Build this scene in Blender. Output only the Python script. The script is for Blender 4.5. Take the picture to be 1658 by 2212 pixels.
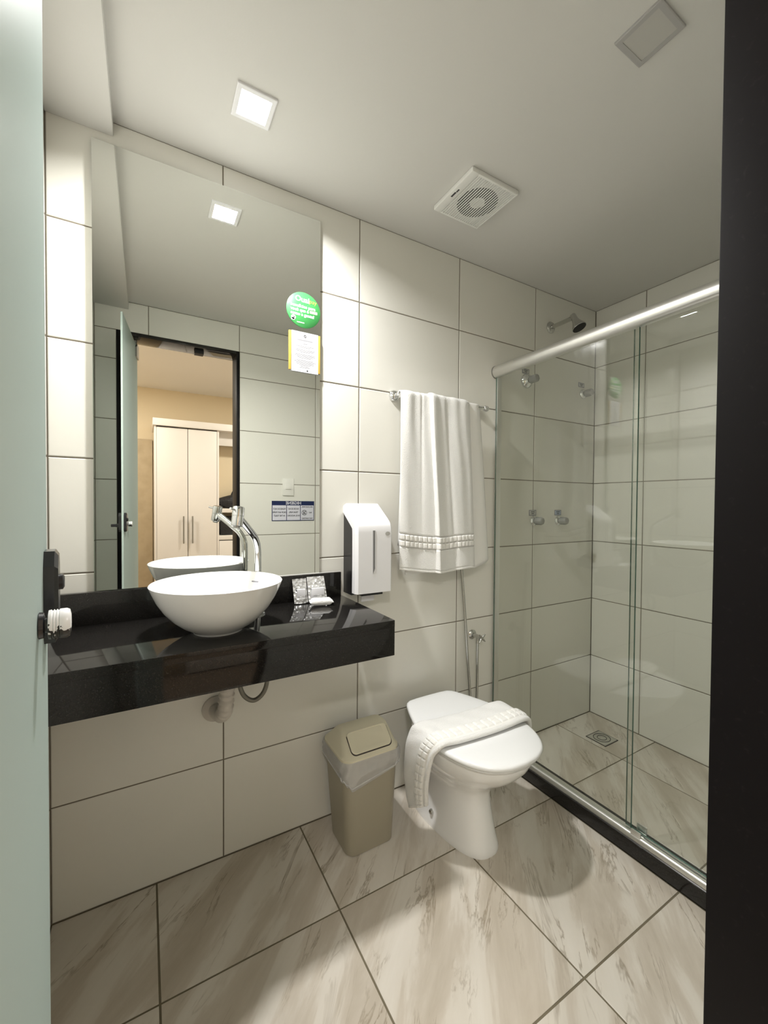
import bpy, math, random
from mathutils import Vector, Matrix
random.seed(7)
S = bpy.context.scene
for o in list(bpy.data.objects): bpy.data.objects.remove(o, do_unlink=True)
COL = S.collection
PI = math.pi

# ------------------------------------------------------------------ camera
# world: mirror wall is the plane y=0, x to the right along it, z up, metres
cd = bpy.data.cameras.new('camera'); cam = bpy.data.objects.new('camera', cd); COL.objects.link(cam)
CF = Vector((0.49983737, 0.8659183, -0.01865734)); CR = Vector((0.86611152, -0.49980809, 0.00653532)); CU = Vector((0.00366603, 0.01942593, 0.99980458))
cam.matrix_world = Matrix(((CR.x, CU.x, -CF.x, -0.26435), (CR.y, CU.y, -CF.y, -1.45637), (CR.z, CU.z, -CF.z, 1.19518), (0, 0, 0, 1)))
cd.sensor_fit = 'HORIZONTAL'; cd.sensor_width = 36; cd.lens = 36 * 891.153 / 1658; cd.clip_start = 0.004
S.camera = cam

# ------------------------------------------------------------------ world, exposure
w = bpy.data.worlds.new('world'); S.world = w; w.use_nodes = True
w.node_tree.nodes['Background'].inputs[0].default_value = (0.8, 0.85, 1, 1); w.node_tree.nodes['Background'].inputs[1].default_value = 0.05
S.view_settings.view_transform = 'Standard'; S.view_settings.look = 'None'; S.view_settings.gamma = 1
S.view_settings.exposure = 0.46; S.view_settings.use_curve_mapping = False
BATH_LAMP_W = 15.5      # the lit downlight in the bathroom ceiling
BED_LAMP_W = 18.5       # bedroom ceiling lights

def area_light(name, loc, size, watts, color, spread, label):
    l = bpy.data.lights.new(name, 'AREA'); l.shape = 'SQUARE'; l.size = size; l.energy = watts; l.color = color; l.spread = math.radians(spread)
    o = bpy.data.objects.new(name, l); o.location = loc; COL.objects.link(o); return o

# ------------------------------------------------------------------ materials
MATS = {}
def newmat(name):
    m = bpy.data.materials.new(name); m.use_nodes = True; MATS[name] = m
    nt = m.node_tree; return m, nt, nt.nodes['Principled BSDF']
def pm(name, col, rough=0.5, metal=0.0, spec=0.5, coat=0.0, bump=None, sss=0.0, sheen=0.0, noise=None):
    m, nt, b = newmat(name)
    b.inputs['Base Color'].default_value = (*col, 1); b.inputs['Roughness'].default_value = rough
    b.inputs['Metallic'].default_value = metal; b.inputs['Specular IOR Level'].default_value = spec
    b.inputs['Coat Weight'].default_value = coat; b.inputs['Coat Roughness'].default_value = 0.05
    b.inputs['Sheen Weight'].default_value = sheen
    if sss: b.inputs['Subsurface Weight'].default_value = sss; b.inputs['Subsurface Radius'].default_value = (0.01, 0.01, 0.01)
    if bump or noise:
        g = nt.nodes.new('ShaderNodeNewGeometry')
    if bump:
        sc, st, dist = bump
        n = nt.nodes.new('ShaderNodeTexNoise'); n.inputs['Scale'].default_value = sc; n.inputs['Detail'].default_value = 4
        nt.links.new(g.outputs['Position'], n.inputs['Vector'])
        bp = nt.nodes.new('ShaderNodeBump'); bp.inputs['Strength'].default_value = st; bp.inputs['Distance'].default_value = dist
        nt.links.new(n.outputs['Fac'], bp.inputs['Height']); nt.links.new(bp.outputs['Normal'], b.inputs['Normal'])
    if noise:
        sc, c2, lo, hi = noise
        n = nt.nodes.new('ShaderNodeTexNoise'); n.inputs['Scale'].default_value = sc; n.inputs['Detail'].default_value = 5
        nt.links.new(g.outputs['Position'], n.inputs['Vector'])
        r = nt.nodes.new('ShaderNodeValToRGB'); r.color_ramp.elements[0].position = lo; r.color_ramp.elements[1].position = hi
        r.color_ramp.elements[0].color = (*col, 1); r.color_ramp.elements[1].color = (*c2, 1)
        nt.links.new(n.outputs['Fac'], r.inputs['Fac']); nt.links.new(r.outputs['Color'], b.inputs['Base Color'])
    return m
def emit(name, col, strength):
    m = bpy.data.materials.new(name); m.use_nodes = True; nt = m.node_tree; nt.nodes.clear(); MATS[name] = m
    e = nt.nodes.new('ShaderNodeEmission'); e.inputs[0].default_value = (*col, 1); e.inputs[1].default_value = strength
    o = nt.nodes.new('ShaderNodeOutputMaterial'); nt.links.new(e.outputs[0], o.inputs[0]); return m
def thin_glass(name, tint, rough=0.0, f0=0.045):
    """clear flat pane: straight transmission with a tint plus a Schlick surface reflection"""
    m = bpy.data.materials.new(name); m.use_nodes = True; nt = m.node_tree; nt.nodes.clear(); MATS[name] = m
    N = nt.nodes.new; L = nt.links.new
    lw = N('ShaderNodeLayerWeight'); lw.inputs['Blend'].default_value = 0.5
    p = N('ShaderNodeMath'); p.operation = 'POWER'; p.inputs[1].default_value = 5; L(lw.outputs['Facing'], p.inputs[0])
    a = N('ShaderNodeMath'); a.operation = 'MULTIPLY_ADD'; a.inputs[1].default_value = 1 - f0; a.inputs[2].default_value = f0; L(p.outputs[0], a.inputs[0])
    t = N('ShaderNodeBsdfTransparent'); t.inputs[0].default_value = (*tint, 1)
    g = N('ShaderNodeBsdfGlossy'); g.inputs['Roughness'].default_value = rough
    mx = N('ShaderNodeMixShader'); L(a.outputs[0], mx.inputs[0]); L(t.outputs[0], mx.inputs[1]); L(g.outputs[0], mx.inputs[2])
    o = N('ShaderNodeOutputMaterial'); L(mx.outputs[0], o.inputs[0]); return m
def film(name, col, see, trans=0.5, gloss=0.08, rough=0.3, crinkle=0):
    """diffusing sheet: part see-through, part translucent, part diffuse, a little gloss"""
    m = bpy.data.materials.new(name); m.use_nodes = True; nt = m.node_tree; nt.nodes.clear(); MATS[name] = m
    N = nt.nodes.new; L = nt.links.new
    d = N('ShaderNodeBsdfDiffuse'); d.inputs[0].default_value = (*col, 1)
    tr = N('ShaderNodeBsdfTranslucent'); tr.inputs[0].default_value = (*col, 1)
    m1 = N('ShaderNodeMixShader'); m1.inputs[0].default_value = trans; L(d.outputs[0], m1.inputs[1]); L(tr.outputs[0], m1.inputs[2])
    tp = N('ShaderNodeBsdfTransparent'); m2 = N('ShaderNodeMixShader'); m2.inputs[0].default_value = see; L(m1.outputs[0], m2.inputs[1]); L(tp.outputs[0], m2.inputs[2])
    g = N('ShaderNodeBsdfGlossy'); g.inputs['Roughness'].default_value = rough
    m3 = N('ShaderNodeMixShader'); m3.inputs[0].default_value = gloss; L(m2.outputs[0], m3.inputs[1]); L(g.outputs[0], m3.inputs[2])
    if crinkle:
        ge = N('ShaderNodeNewGeometry'); vo = N('ShaderNodeTexVoronoi'); vo.inputs['Scale'].default_value = crinkle; L(ge.outputs['Position'], vo.inputs['Vector'])
        bu = N('ShaderNodeBump'); bu.inputs['Strength'].default_value = 0.9; bu.inputs['Distance'].default_value = 0.006; L(vo.outputs['Distance'], bu.inputs['Height'])
        for x_ in (d, tr, g): L(bu.outputs[0], x_.inputs['Normal'])
    o = N('ShaderNodeOutputMaterial'); L(m3.outputs[0], o.inputs[0]); return m

pm('tile', (0.775, 0.765, 0.705), 0.22, spec=0.5, bump=(35, 0.02, 0.01))
pm('grout', (0.20, 0.175, 0.135), 0.9, bump=(300, 0.3, 0.002))
pm('floor_grout', (0.17, 0.145, 0.095), 0.9)
pm('plaster', (0.66, 0.65, 0.62), 0.75, bump=(260, 0.06, 0.002))
pm('paint_beige', (0.74, 0.62, 0.43), 0.7)
pm('paint_white', (0.82, 0.79, 0.74), 0.7)
pm('tan_panel', (0.50, 0.40, 0.26), 0.5, noise=(9, (0.43, 0.34, 0.21), 0.4, 0.7))
pm('wood_floor', (0.35, 0.27, 0.2), 0.5)
pm('granite', (0.012, 0.011, 0.010), 0.06, spec=0.42, noise=(420, (0.06, 0.055, 0.05), 0.60, 0.80))
pm('granite_worn', (0.006, 0.005, 0.006), 0.5, spec=0.15, noise=(160, (0.016, 0.013, 0.015), 0.62, 0.8))
pm('ceramic', (0.86, 0.86, 0.85), 0.09, spec=0.55, coat=0.4)
pm('toilet_plastic', (0.84, 0.85, 0.85), 0.16, spec=0.5)
pm('chrome', (0.78, 0.79, 0.80), 0.07, metal=1.0)
pm('chrome_dull', (0.58, 0.58, 0.56), 0.2, metal=1.0)
pm('aluminium', (0.80, 0.80, 0.78), 0.33, metal=0.95)
pm('aluminium_dark', (0.36, 0.36, 0.34), 0.35, metal=0.85)
pm('black_metal', (0.015, 0.015, 0.017), 0.22, spec=0.6)
pm('black_plastic', (0.012, 0.012, 0.013), 0.3)
pm('rubber_black', (0.006, 0.006, 0.006), 0.6)
pm('white_plastic', (0.84, 0.84, 0.86), 0.22)
pm('fan_plastic', (0.80, 0.80, 0.77), 0.4)
pm('cream_plastic', (0.66, 0.62, 0.47), 0.42)
pm('bin_plastic_shaded', (0.34, 0.31, 0.235), 0.42)  # the counter's shade on the bin body is put into this darker colour
pm('switch_plastic', (0.80, 0.79, 0.74), 0.35)
pm('grey_plastic', (0.42, 0.42, 0.40), 0.35)
pm('acrylic_grey', (0.31, 0.31, 0.295), 0.12, spec=0.7, bump=(500, 0.5, 0.002))
pm('pvc_grey', (0.62, 0.58, 0.53), 0.45)
pm('hose_grey', (0.20, 0.19, 0.16), 0.35, metal=0.3)
pm('mdf_white', (0.76, 0.72, 0.67), 0.4)
pm('mdf_gap', (0.05, 0.04, 0.035), 0.8)
pm('towel', (0.89, 0.89, 0.87), 0.95, sheen=0.3, bump=(420, 0.6, 0.005))
pm('towel_flat', (0.87, 0.865, 0.835), 0.95, sheen=0.2, bump=(1200, 0.3, 0.002))
pm('paper', (0.74, 0.74, 0.77), 0.6)
pm('ink_grey', (0.28, 0.28, 0.30), 0.8)
pm('ink_dark', (0.05, 0.05, 0.055), 0.7)
pm('navy', (0.008, 0.018, 0.085), 0.4)
pm('sign_paper', (0.70, 0.70, 0.78), 0.5)
pm('gold', (0.62, 0.42, 0.08), 0.3, spec=0.6)
pm('green_sticker', (0.045, 0.30, 0.075), 0.35, noise=(16, (0.07, 0.36, 0.10), 0.35, 0.7))
pm('sticker_white', (0.88, 0.9, 0.88), 0.5)
pm('sticker_lime', (0.45, 0.72, 0.10), 0.5)
pm('sticker_cream', (0.85, 0.80, 0.45), 0.5)
pm('soap_wrap', (0.88, 0.88, 0.87), 0.2, spec=0.6, bump=(120, 0.5, 0.004))
pm('bag_black', (0.012, 0.012, 0.014), 0.5, bump=(60, 0.6, 0.01))
pm('panel_off', (0.50, 0.49, 0.46), 0.6)
pm('panel_frame', (0.42, 0.41, 0.40), 0.6)
pm('smoke_window', (0.20, 0.20, 0.20), 0.1, spec=0.7)
pm('label_grey', (0.55, 0.55, 0.53), 0.4)
pm('label_blue', (0.40, 0.46, 0.58), 0.4)
pm('drain_grille', (0.50, 0.49, 0.43), 0.35, metal=0.4)
emit('led_glow', (1.0, 0.98, 0.97), 14.0)
thin_glass('shower_glass', (0.972, 0.982, 0.966))
pm('glass_edge', (0.05, 0.13, 0.10), 0.15, spec=0.6)
pm('door_glass_edge', (0.55, 0.66, 0.62), 0.25, spec=0.5)
film('frosted', (0.60, 0.69, 0.66), 0.06, trans=0.45, gloss=0.06, rough=0.25)
film('bag_film', (0.82, 0.82, 0.82), 0.38, trans=0.35, gloss=0.09, rough=0.25, crinkle=28)
film('pouch_film', (0.74, 0.74, 0.72), 0.16, trans=0.3, gloss=0.16, rough=0.18, crinkle=85)
film('clear_acrylic', (0.75, 0.6, 0.25), 0.75, trans=0.2, gloss=0.1, rough=0.1)

# mirror: silvered glass with faint wiped smears in the roughness
m, nt, b = newmat('mirror')
b.inputs['Base Color'].default_value = (0.80, 0.81, 0.77, 1); b.inputs['Metallic'].default_value = 1.0
g = nt.nodes.new('ShaderNodeNewGeometry'); mp = nt.nodes.new('ShaderNodeMapping'); mp.inputs['Scale'].default_value = (5, 1, 12); mp.inputs['Rotation'].default_value = (0, 0.25, 0)
nz = nt.nodes.new('ShaderNodeTexNoise'); nz.inputs['Scale'].default_value = 1.5; nz.inputs['Detail'].default_value = 5; nz.inputs['Distortion'].default_value = 1.5
rp = nt.nodes.new('ShaderNodeMapRange'); rp.inputs[1].default_value = 0.52; rp.inputs[2].default_value = 0.75; rp.inputs[3].default_value = 0.0; rp.inputs[4].default_value = 0.02
nt.links.new(g.outputs['Position'], mp.inputs['Vector']); nt.links.new(mp.outputs[0], nz.inputs['Vector']); nt.links.new(nz.outputs['Fac'], rp.inputs[0]); nt.links.new(rp.outputs[0], b.inputs['Roughness'])

# floor stoneware: cream slate look, cleft layers running diagonally, each tile shifted
m, nt, b = newmat('stone_tile'); N = nt.nodes.new; L = nt.links.new
g = N('ShaderNodeNewGeometry'); oi = N('ShaderNodeObjectInfo')
cmb = N('ShaderNodeVectorMath'); cmb.operation = 'SCALE'; cmb.inputs[0].default_value = (7.3, 3.1, 0); L(oi.outputs['Random'], cmb.inputs['Scale'])
ad = N('ShaderNodeVectorMath'); ad.operation = 'ADD'; L(g.outputs['Position'], ad.inputs[0]); L(cmb.outputs[0], ad.inputs[1])
mp = N('ShaderNodeMapping'); mp.vector_type = 'POINT'; mp.inputs['Rotation'].default_value = (0, 0, math.radians(-45)); L(ad.outputs[0], mp.inputs['Vector'])
mp2 = N('ShaderNodeMapping'); mp2.inputs['Scale'].default_value = (1.5, 8.5, 1); L(mp.outputs[0], mp2.inputs['Vector'])
n1 = N('ShaderNodeTexNoise'); n1.inputs['Scale'].default_value = 1.1; n1.inputs['Detail'].default_value = 7; n1.inputs['Roughness'].default_value = 0.6; n1.inputs['Distortion'].default_value = 0.45; L(mp2.outputs[0], n1.inputs['Vector'])
r1 = N('ShaderNodeValToRGB'); e = r1.color_ramp.elements
e[0].position = 0.30; e[0].color = (0.46, 0.405, 0.325, 1); e[1].position = 0.72; e[1].color = (0.70, 0.66, 0.59, 1)
x = e.new(0.47); x.color = (0.57, 0.515, 0.435, 1); x = e.new(0.53); x.color = (0.65, 0.605, 0.53, 1)
L(n1.outputs['Fac'], r1.inputs['Fac'])
mp3 = N('ShaderNodeMapping'); mp3.inputs['Scale'].default_value = (1.7, 9.5, 1); mp3.inputs['Location'].default_value = (3, 9, 0); L(mp.outputs[0], mp3.inputs['Vector'])
n2 = N('ShaderNodeTexNoise'); n2.inputs['Scale'].default_value = 1.0; n2.inputs['Detail'].default_value = 6; n2.inputs['Roughness'].default_value = 0.62; n2.inputs['Distortion'].default_value = 0.7; L(mp3.outputs[0], n2.inputs['Vector'])
s1 = N('ShaderNodeMath'); s1.operation = 'SUBTRACT'; s1.inputs[1].default_value = 0.5; L(n2.outputs['Fac'], s1.inputs[0])
s2 = N('ShaderNodeMath'); s2.operation = 'ABSOLUTE'; L(s1.outputs[0], s2.inputs[0])
s3 = N('ShaderNodeMapRange'); s3.inputs[1].default_value = 0.0; s3.inputs[2].default_value = 0.018; s3.inputs[3].default_value = 0.72; s3.inputs[4].default_value = 0.0; L(s2.outputs[0], s3.inputs[0])
n3 = N('ShaderNodeTexNoise'); n3.inputs['Scale'].default_value = 5; L(mp.outputs[0], n3.inputs['Vector'])
s4 = N('ShaderNodeMapRange'); s4.inputs[1].default_value = 0.42; s4.inputs[2].default_value = 0.62; L(n3.outputs['Fac'], s4.inputs[0])
s5 = N('ShaderNodeMath'); s5.operation = 'MULTIPLY'; L(s3.outputs[0], s5.inputs[0]); L(s4.outputs[0], s5.inputs[1])
mix = N('ShaderNodeMix'); mix.data_type = 'RGBA'; L(s5.outputs[0], mix.inputs[0]); L(r1.outputs[0], mix.inputs[6]); mix.inputs[7].default_value = (0.24, 0.19, 0.125, 1)
L(mix.outputs[2], b.inputs['Base Color']); b.inputs['Roughness'].default_value = 0.33
bp = N('ShaderNodeBump'); bp.inputs['Strength'].default_value = 0.12; bp.inputs['Distance'].default_value = 0.004; L(n1.outputs['Fac'], bp.inputs['Height']); L(bp.outputs[0], b.inputs['Normal'])

# worn knob: white paint flaked off black metal
m, nt, b = newmat('worn_paint'); N = nt.nodes.new; L = nt.links.new
g = N('ShaderNodeNewGeometry'); sx = N('ShaderNodeSeparateXYZ'); L(g.outputs['Position'], sx.inputs[0])
nz = N('ShaderNodeTexNoise'); nz.inputs['Scale'].default_value = 190; nz.inputs['Detail'].default_value = 3; L(g.outputs['Position'], nz.inputs['Vector'])
hz = N('ShaderNodeMapRange'); hz.inputs[1].default_value = 1.076; hz.inputs[2].default_value = 1.096; hz.inputs[3].default_value = 0.22; hz.inputs[4].default_value = -0.28; L(sx.outputs['Z'], hz.inputs[0])
su = N('ShaderNodeMath'); su.operation = 'ADD'; L(nz.outputs['Fac'], su.inputs[0]); L(hz.outputs[0], su.inputs[1])
gt = N('ShaderNodeMath'); gt.operation = 'GREATER_THAN'; gt.inputs[1].default_value = 0.49; L(su.outputs[0], gt.inputs[0])
mix = N('ShaderNodeMix'); mix.data_type = 'RGBA'; L(gt.outputs[0], mix.inputs[0]); mix.inputs[6].default_value = (0.80, 0.80, 0.80, 1); mix.inputs[7].default_value = (0.03, 0.028, 0.025, 1)
L(mix.outputs[2], b.inputs['Base Color']); b.inputs['Roughness'].default_value = 0.3

# ------------------------------------------------------------------ mesh helpers (all geometry is given in world metres)
def top_of(o):
    while o.parent: o = o.parent
    return o
class MB:
    def __init__(s): s.v = []; s.f = []; s.m = []
    def add(s, vs, fs, mi=0):
        n = len(s.v); s.v += [tuple(p) for p in vs]; s.f += [tuple(i + n for i in f) for f in fs]; s.m += [mi] * len(fs); return s
    def box(s, x0, x1, y0, y1, z0, z1, mi=0, skip=()):
        x0, x1 = sorted((x0, x1)); y0, y1 = sorted((y0, y1)); z0, z1 = sorted((z0, z1))
        vs = [(x0,y0,z0),(x1,y0,z0),(x1,y1,z0),(x0,y1,z0),(x0,y0,z1),(x1,y0,z1),(x1,y1,z1),(x0,y1,z1)]
        return s.add(vs, [(0,3,2,1),(4,5,6,7),(0,1,5,4),(1,2,6,5),(2,3,7,6),(3,0,4,7)], mi)
    def loft(s, rings, cap0=True, cap1=True, mi=0, closed=True):
        n = len(rings[0]); vs = [p for r in rings for p in r]; fs = []
        for i in range(len(rings) - 1):
            for j in range(n if closed else n - 1):
                k = (j + 1) % n; fs.append((i*n+j, i*n+k, (i+1)*n+k, (i+1)*n+j))
        if cap0: fs.append(tuple(range(n - 1, -1, -1)))
        if cap1: fs.append(tuple((len(rings)-1)*n + j for j in range(n)))
        return s.add(vs, fs, mi)
    def lathe(s, prof, origin, axis=(0,0,1), seg=32, mi=0, cap0=True, cap1=True):
        a = Vector(axis).normalized(); q = a.to_track_quat('Z', 'Y'); o = Vector(origin)
        rings = [[o + q @ Vector((r*math.cos(2*PI*k/seg), r*math.sin(2*PI*k/seg), h)) for k in range(seg)] for (r, h) in prof]
        return s.loft(rings, cap0, cap1, mi)
    def tube(s, path, rad, seg=14, mi=0, caps=True):
        P = [Vector(p) for p in path]; n = len(P); R = rad if isinstance(rad, (list, tuple)) else [rad]*n
        T = [(P[min(i+1, n-1)] - P[max(i-1, 0)]).normalized() for i in range(n)]
        up = Vector((0,0,1)) if abs(T[0].z) < 0.9 else Vector((1,0,0))
        nrm = (up - T[0]*up.dot(T[0])).normalized(); rings = []
        for i in range(n):
            nrm = (nrm - T[i]*nrm.dot(T[i])).normalized(); bn = T[i].cross(nrm)
            rings.append([P[i] + (nrm*math.cos(2*PI*k/seg) + bn*math.sin(2*PI*k/seg))*R[i] for k in range(seg)])
        return s.loft(rings, caps, caps, mi)
    def grid(s, nu, nv, fn, mi=0):
        vs = [fn(i/(nu-1), j/(nv-1)) for j in range(nv) for i in range(nu)]
        return s.add(vs, [(j*nu+i, j*nu+i+1, (j+1)*nu+i+1, (j+1)*nu+i) for j in range(nv-1) for i in range(nu-1)], mi)
    def rbox(s, x0, x1, y0, y1, z0, z1, r=0.004, mi=0):
        """box with chamfered edges"""
        import bmesh
        bm = bmesh.new(); bmesh.ops.create_cube(bm, size=1)
        for v in bm.verts: v.co = Vector(((x0+x1)/2 + v.co.x*abs(x1-x0), (y0+y1)/2 + v.co.y*abs(y1-y0), (z0+z1)/2 + v.co.z*abs(z1-z0)))
        r = min(r, 0.49*min(abs(x1-x0), abs(y1-y0), abs(z1-z0)))
        bmesh.ops.bevel(bm, geom=bm.edges[:], offset=r, segments=2, affect='EDGES', profile=0.6)
        bm.verts.index_update(); s.add([v.co[:] for v in bm.verts], [[v.index for v in f.verts] for f in bm.faces], mi); bm.free(); return s
    def text(s, body, size, M, mi=0, align='CENTER', extrude=0.0002, bold=0.0, sx=1.0):
        c = bpy.data.curves.new('t', 'FONT'); c.body = body; c.size = size; c.align_x = align; c.align_y = 'CENTER'; c.extrude = extrude; c.offset = bold; c.resolution_u = 3
        o = bpy.data.objects.new('t', c); COL.objects.link(o); dg = bpy.context.evaluated_depsgraph_get(); me = bpy.data.meshes.new_from_object(o.evaluated_get(dg))
        MM = M @ Matrix.Diagonal((sx, 1, 1, 1))
        s.add([MM @ v.co for v in me.vertices], [p.vertices[:] for p in me.polygons], mi)
        bpy.data.objects.remove(o); bpy.data.curves.remove(c); bpy.data.meshes.remove(me); return s
    def build(s, name, mats, parent=None, smooth=True, angle=40, world=False):
        if isinstance(mats, str): mats = [mats]
        base = top_of(parent).location if parent else Vector((0, 0, 0))
        me = bpy.data.meshes.new(name); me.from_pydata([(Vector(p) - base)[:] for p in s.v], [], s.f)
        for k in mats: me.materials.append(MATS[k])
        for p, mi in zip(me.polygons, s.m): p.material_index = mi
        me.validate()
        import bmesh
        bm = bmesh.new(); bm.from_mesh(me); bmesh.ops.remove_doubles(bm, verts=bm.verts, dist=1e-6); bmesh.ops.recalc_face_normals(bm, faces=bm.faces)
        bm.to_mesh(me); bm.free()
        if smooth: me.shade_smooth(); me.set_sharp_from_angle(angle=math.radians(angle))
        o = bpy.data.objects.new(name, me); COL.objects.link(o)
        if parent: o.parent = parent
        return o
def tag(o, label, cat, group=None):
    o['label'] = label; o['category'] = cat
    if group: o['group'] = group
    return o
def thing(name, label, cat, loc, group=None):
    o = bpy.data.objects.new(name, None); o.location = loc; o.empty_display_size = 0.05; COL.objects.link(o); bpy.context.view_layer.update(); return tag(o, label, cat, group)
def struct(o, label=None):
    o['kind'] = 'structure'
    if label: o['label'] = label
    return o
def setbase(o, p):
    """move the origin of a one-mesh thing to its base"""
    p = Vector(p); o.data.transform(Matrix.Translation(-p)); o.location = p; return o
def rrect(x0, x1, y0, y1, r, z, n=6):
    out = []
    for cx, cy, a in ((x1-r, y1-r, 0), (x0+r, y1-r, 90), (x0+r, y0+r, 180), (x1-r, y0+r, 270)):
        for k in range(n+1):
            t = math.radians(a + 90*k/n); out.append((cx + r*math.cos(t), cy + r*math.sin(t), z))
    return out
def catmull(pts, n=8):
    P = [Vector(p) for p in pts]; P = [P[0]*2 - P[1]] + P + [P[-1]*2 - P[-2]]; out = []
    for i in range(1, len(P)-2):
        for k in range(n):
            t = k/n; a, b, c, d = P[i-1], P[i], P[i+1], P[i+2]
            out.append(0.5*((2*b) + (c-a)*t + (2*a-5*b+4*c-d)*t*t + (3*b-a-3*c+d)*t**3))
    out.append(P[-2]); return out
def interp(x, tab):
    for (a, b), (c, d) in zip(tab, tab[1:]):
        if x <= c: return b + (d-b)*max(0, (x-a))/(c-a)
    return tab[-1][1]

# ------------------------------------------------------------------ tiles
TILE_CACHE = {}
def tile_mesh(a, b, mat, depth=0.006, ch=0.0022):
    if mat == 'stone_tile': ch = 0.0007
    key = (round(a, 4), round(b, 4), mat)
    if key in TILE_CACHE: return TILE_CACHE[key]
    a /= 2; b /= 2; c = ch; v = []
    for (i, z) in ((0, -depth), (0, -c*0.55), (c, 0)):
        v += [(-a+i, -b+i, z), (a-i, -b+i, z), (a-i, b-i, z), (-a+i, b-i, z)]
    f = [(8, 9, 10, 11)]
    for k in (0, 4):
        for j in range(4): f.append((k+j, k+(j+1) % 4, k+4+(j+1) % 4, k+4+j))
    me = bpy.data.meshes.new('tile'); me.from_pydata(v, [], f); me.materials.append(MATS[mat]); TILE_CACHE[key] = me
    return me
def tile(parent, c, ax, ay, a, b, mat):
    """one tile centred at c, its width along ax, height along ay, facing ax x ay"""
    ax = Vector(ax); ay = Vector(ay); az = ax.cross(ay)
    o = bpy.data.objects.new('tile', tile_mesh(a, b, mat)); COL.objects.link(o); o.parent = parent
    o.matrix_local = Matrix(((ax.x, ay.x, az.x, c[0]), (ax.y, ay.y, az.y, c[1]), (ax.z, ay.z, az.z, c[2]), (0, 0, 0, 1)))
    return o
XL, XR, YD, ZC = -0.500, 1.964, -1.265, 2.303          # left wall, right wall, door wall, ceiling
ROWS = [0.0] + [0.332 + 0.33*k for k in range(6)] + [ZC]
J = 0.0040                                            # joint width
def tile_wall(parent, us, place, ax, ay, hole=None, mat='tile', rows=ROWS):
    for u0, u1 in zip(us, us[1:]):
        for z0, z1 in zip(rows, rows[1:]):
            cells = [(u0, u1, z0, z1)]
            if hole and u1 > hole[0] and u0 < hole[1] and z0 < hole[2]:
                cells = []
                zb = min(max(hole[2], z0), z1)
                if zb < z1: cells.append((u0, u1, zb, z1))
                if u0 < hole[0] - 0.004: cells.append((u0, hole[0], z0, zb))
                if u1 > hole[1] + 0.004: cells.append((hole[1], u1, z0, zb))
            for a0, a1, b0, b1 in cells:
                if a1 - a0 < 0.012 or b1 - b0 < 0.012: continue
                tile(parent, place((a0+a1)/2, (b0+b1)/2), ax, ay, a1-a0-J, b1-b0-J, mat)

T = 0.12
# mirror wall (y=0)
wb = struct(MB().box(XL-T, XR+T, 0.0018, T, -0.05, ZC+0.25).build('wall_back', 'grout', smooth=False), 'white tiled wall that carries the mirror')
cols = [XL] + [-0.0408 + 0.5013*k for k in range(4)] + [XR]
tile_wall(wb, cols, lambda u, z: (u, 0, z), (1, 0, 0), (0, 0, 1))
# right wall (shower)
wr = struct(MB().box(XR+0.0018, XR+T, YD-0.13, 0, -0.05, ZC+0.25).build('wall_right', 'grout', smooth=False), 'white tiled wall inside the shower')
tile_wall(wr, [YD, -0.7762, -0.2749, 0.0], lambda u, z: (XR, u, z), (0, 1, 0), (0, 0, 1))
for o in wr.children:      # turn to face -x
    c = o.location.copy(); o.matrix_local = Matrix(((0, 0, -1, c.x), (-1, 0, 0, c.y), (0, 1, 0, c.z), (0, 0, 0, 1)))
# left wall
wl = struct(MB().box(XL-T, XL-0.0018, YD-0.13, 0, -0.05, ZC+0.25).build('wall_left', 'grout', smooth=False), 'white tiled wall behind the open glass door')
tile_wall(wl, [YD, -0.90, -0.40, 0.0], lambda u, z: (XL, u, z), (0, 1, 0), (0, 0, 1))
# door wall, opening x -0.400..0.246, top 2.14
OX0, OX1, OZ = -0.400, 0.246, 2.14
YB = YD - 0.135
mb = MB()
for x0, x1, z0, z1 in ((-1.30, OX0, -0.05, 2.6), (OX1, XR+T, -0.05, 2.6), (OX0, OX1, OZ, 2.6)):
    mb.box(x0, x1, YB, YD-0.0018, z0, z1, 1)
wf = mb.build('wall_front', ['grout', 'paint_white'], smooth=False)
for p in wf.data.polygons: p.material_index = 0 if p.normal.y > 0.9 else 1
struct(wf, 'white tiled wall around the doorway')
tile_wall(wf, [XL, -0.247, 0.2455, 0.746, 1.2473, 1.7486, XR], lambda u, z: (u, YD, z), (-1, 0, 0), (0, 0, 1), hole=(OX0, OX1, OZ))
# floor
fl = struct(MB().box(XL-T, XR+T, YB, T, -0.12, -0.0016).build('floor', 'floor_grout', smooth=False), 'cream stone-look tiled floor')
xs = [XL, -0.2390, 0.2260, 0.6920, 1.1630]; ys = [YD-0.13, -0.8287, -0.3606, 0.0]
def floor_tiles(xs, ys, z=0):
    for x0, x1 in zip(xs, xs[1:]):
        for y0, y1 in zip(ys, ys[1:]):
            tile(fl, ((x0+x1)/2, (y0+y1)/2, z), (1, 0, 0), (0, 1, 0), x1-x0-0.0052, y1-y0-0.0052, 'stone_tile')
floor_tiles(xs, ys)
floor_tiles([1.2440, 1.6760, XR], [YD, -0.8230, -0.3550, 0.0])
# ceiling and the dropped box along the left wall
struct(MB().box(XL-T, XR+T, YD, T, ZC, ZC+0.1).build('ceiling', 'plaster', smooth=False), 'flat grey-white plaster ceiling')
struct(MB().rbox(XL, -0.342, YD, 0, 2.260, ZC+0.01, 0.003).build('trim_1', 'plaster'), 'shallow dropped plaster box along the ceiling edge')

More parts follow.
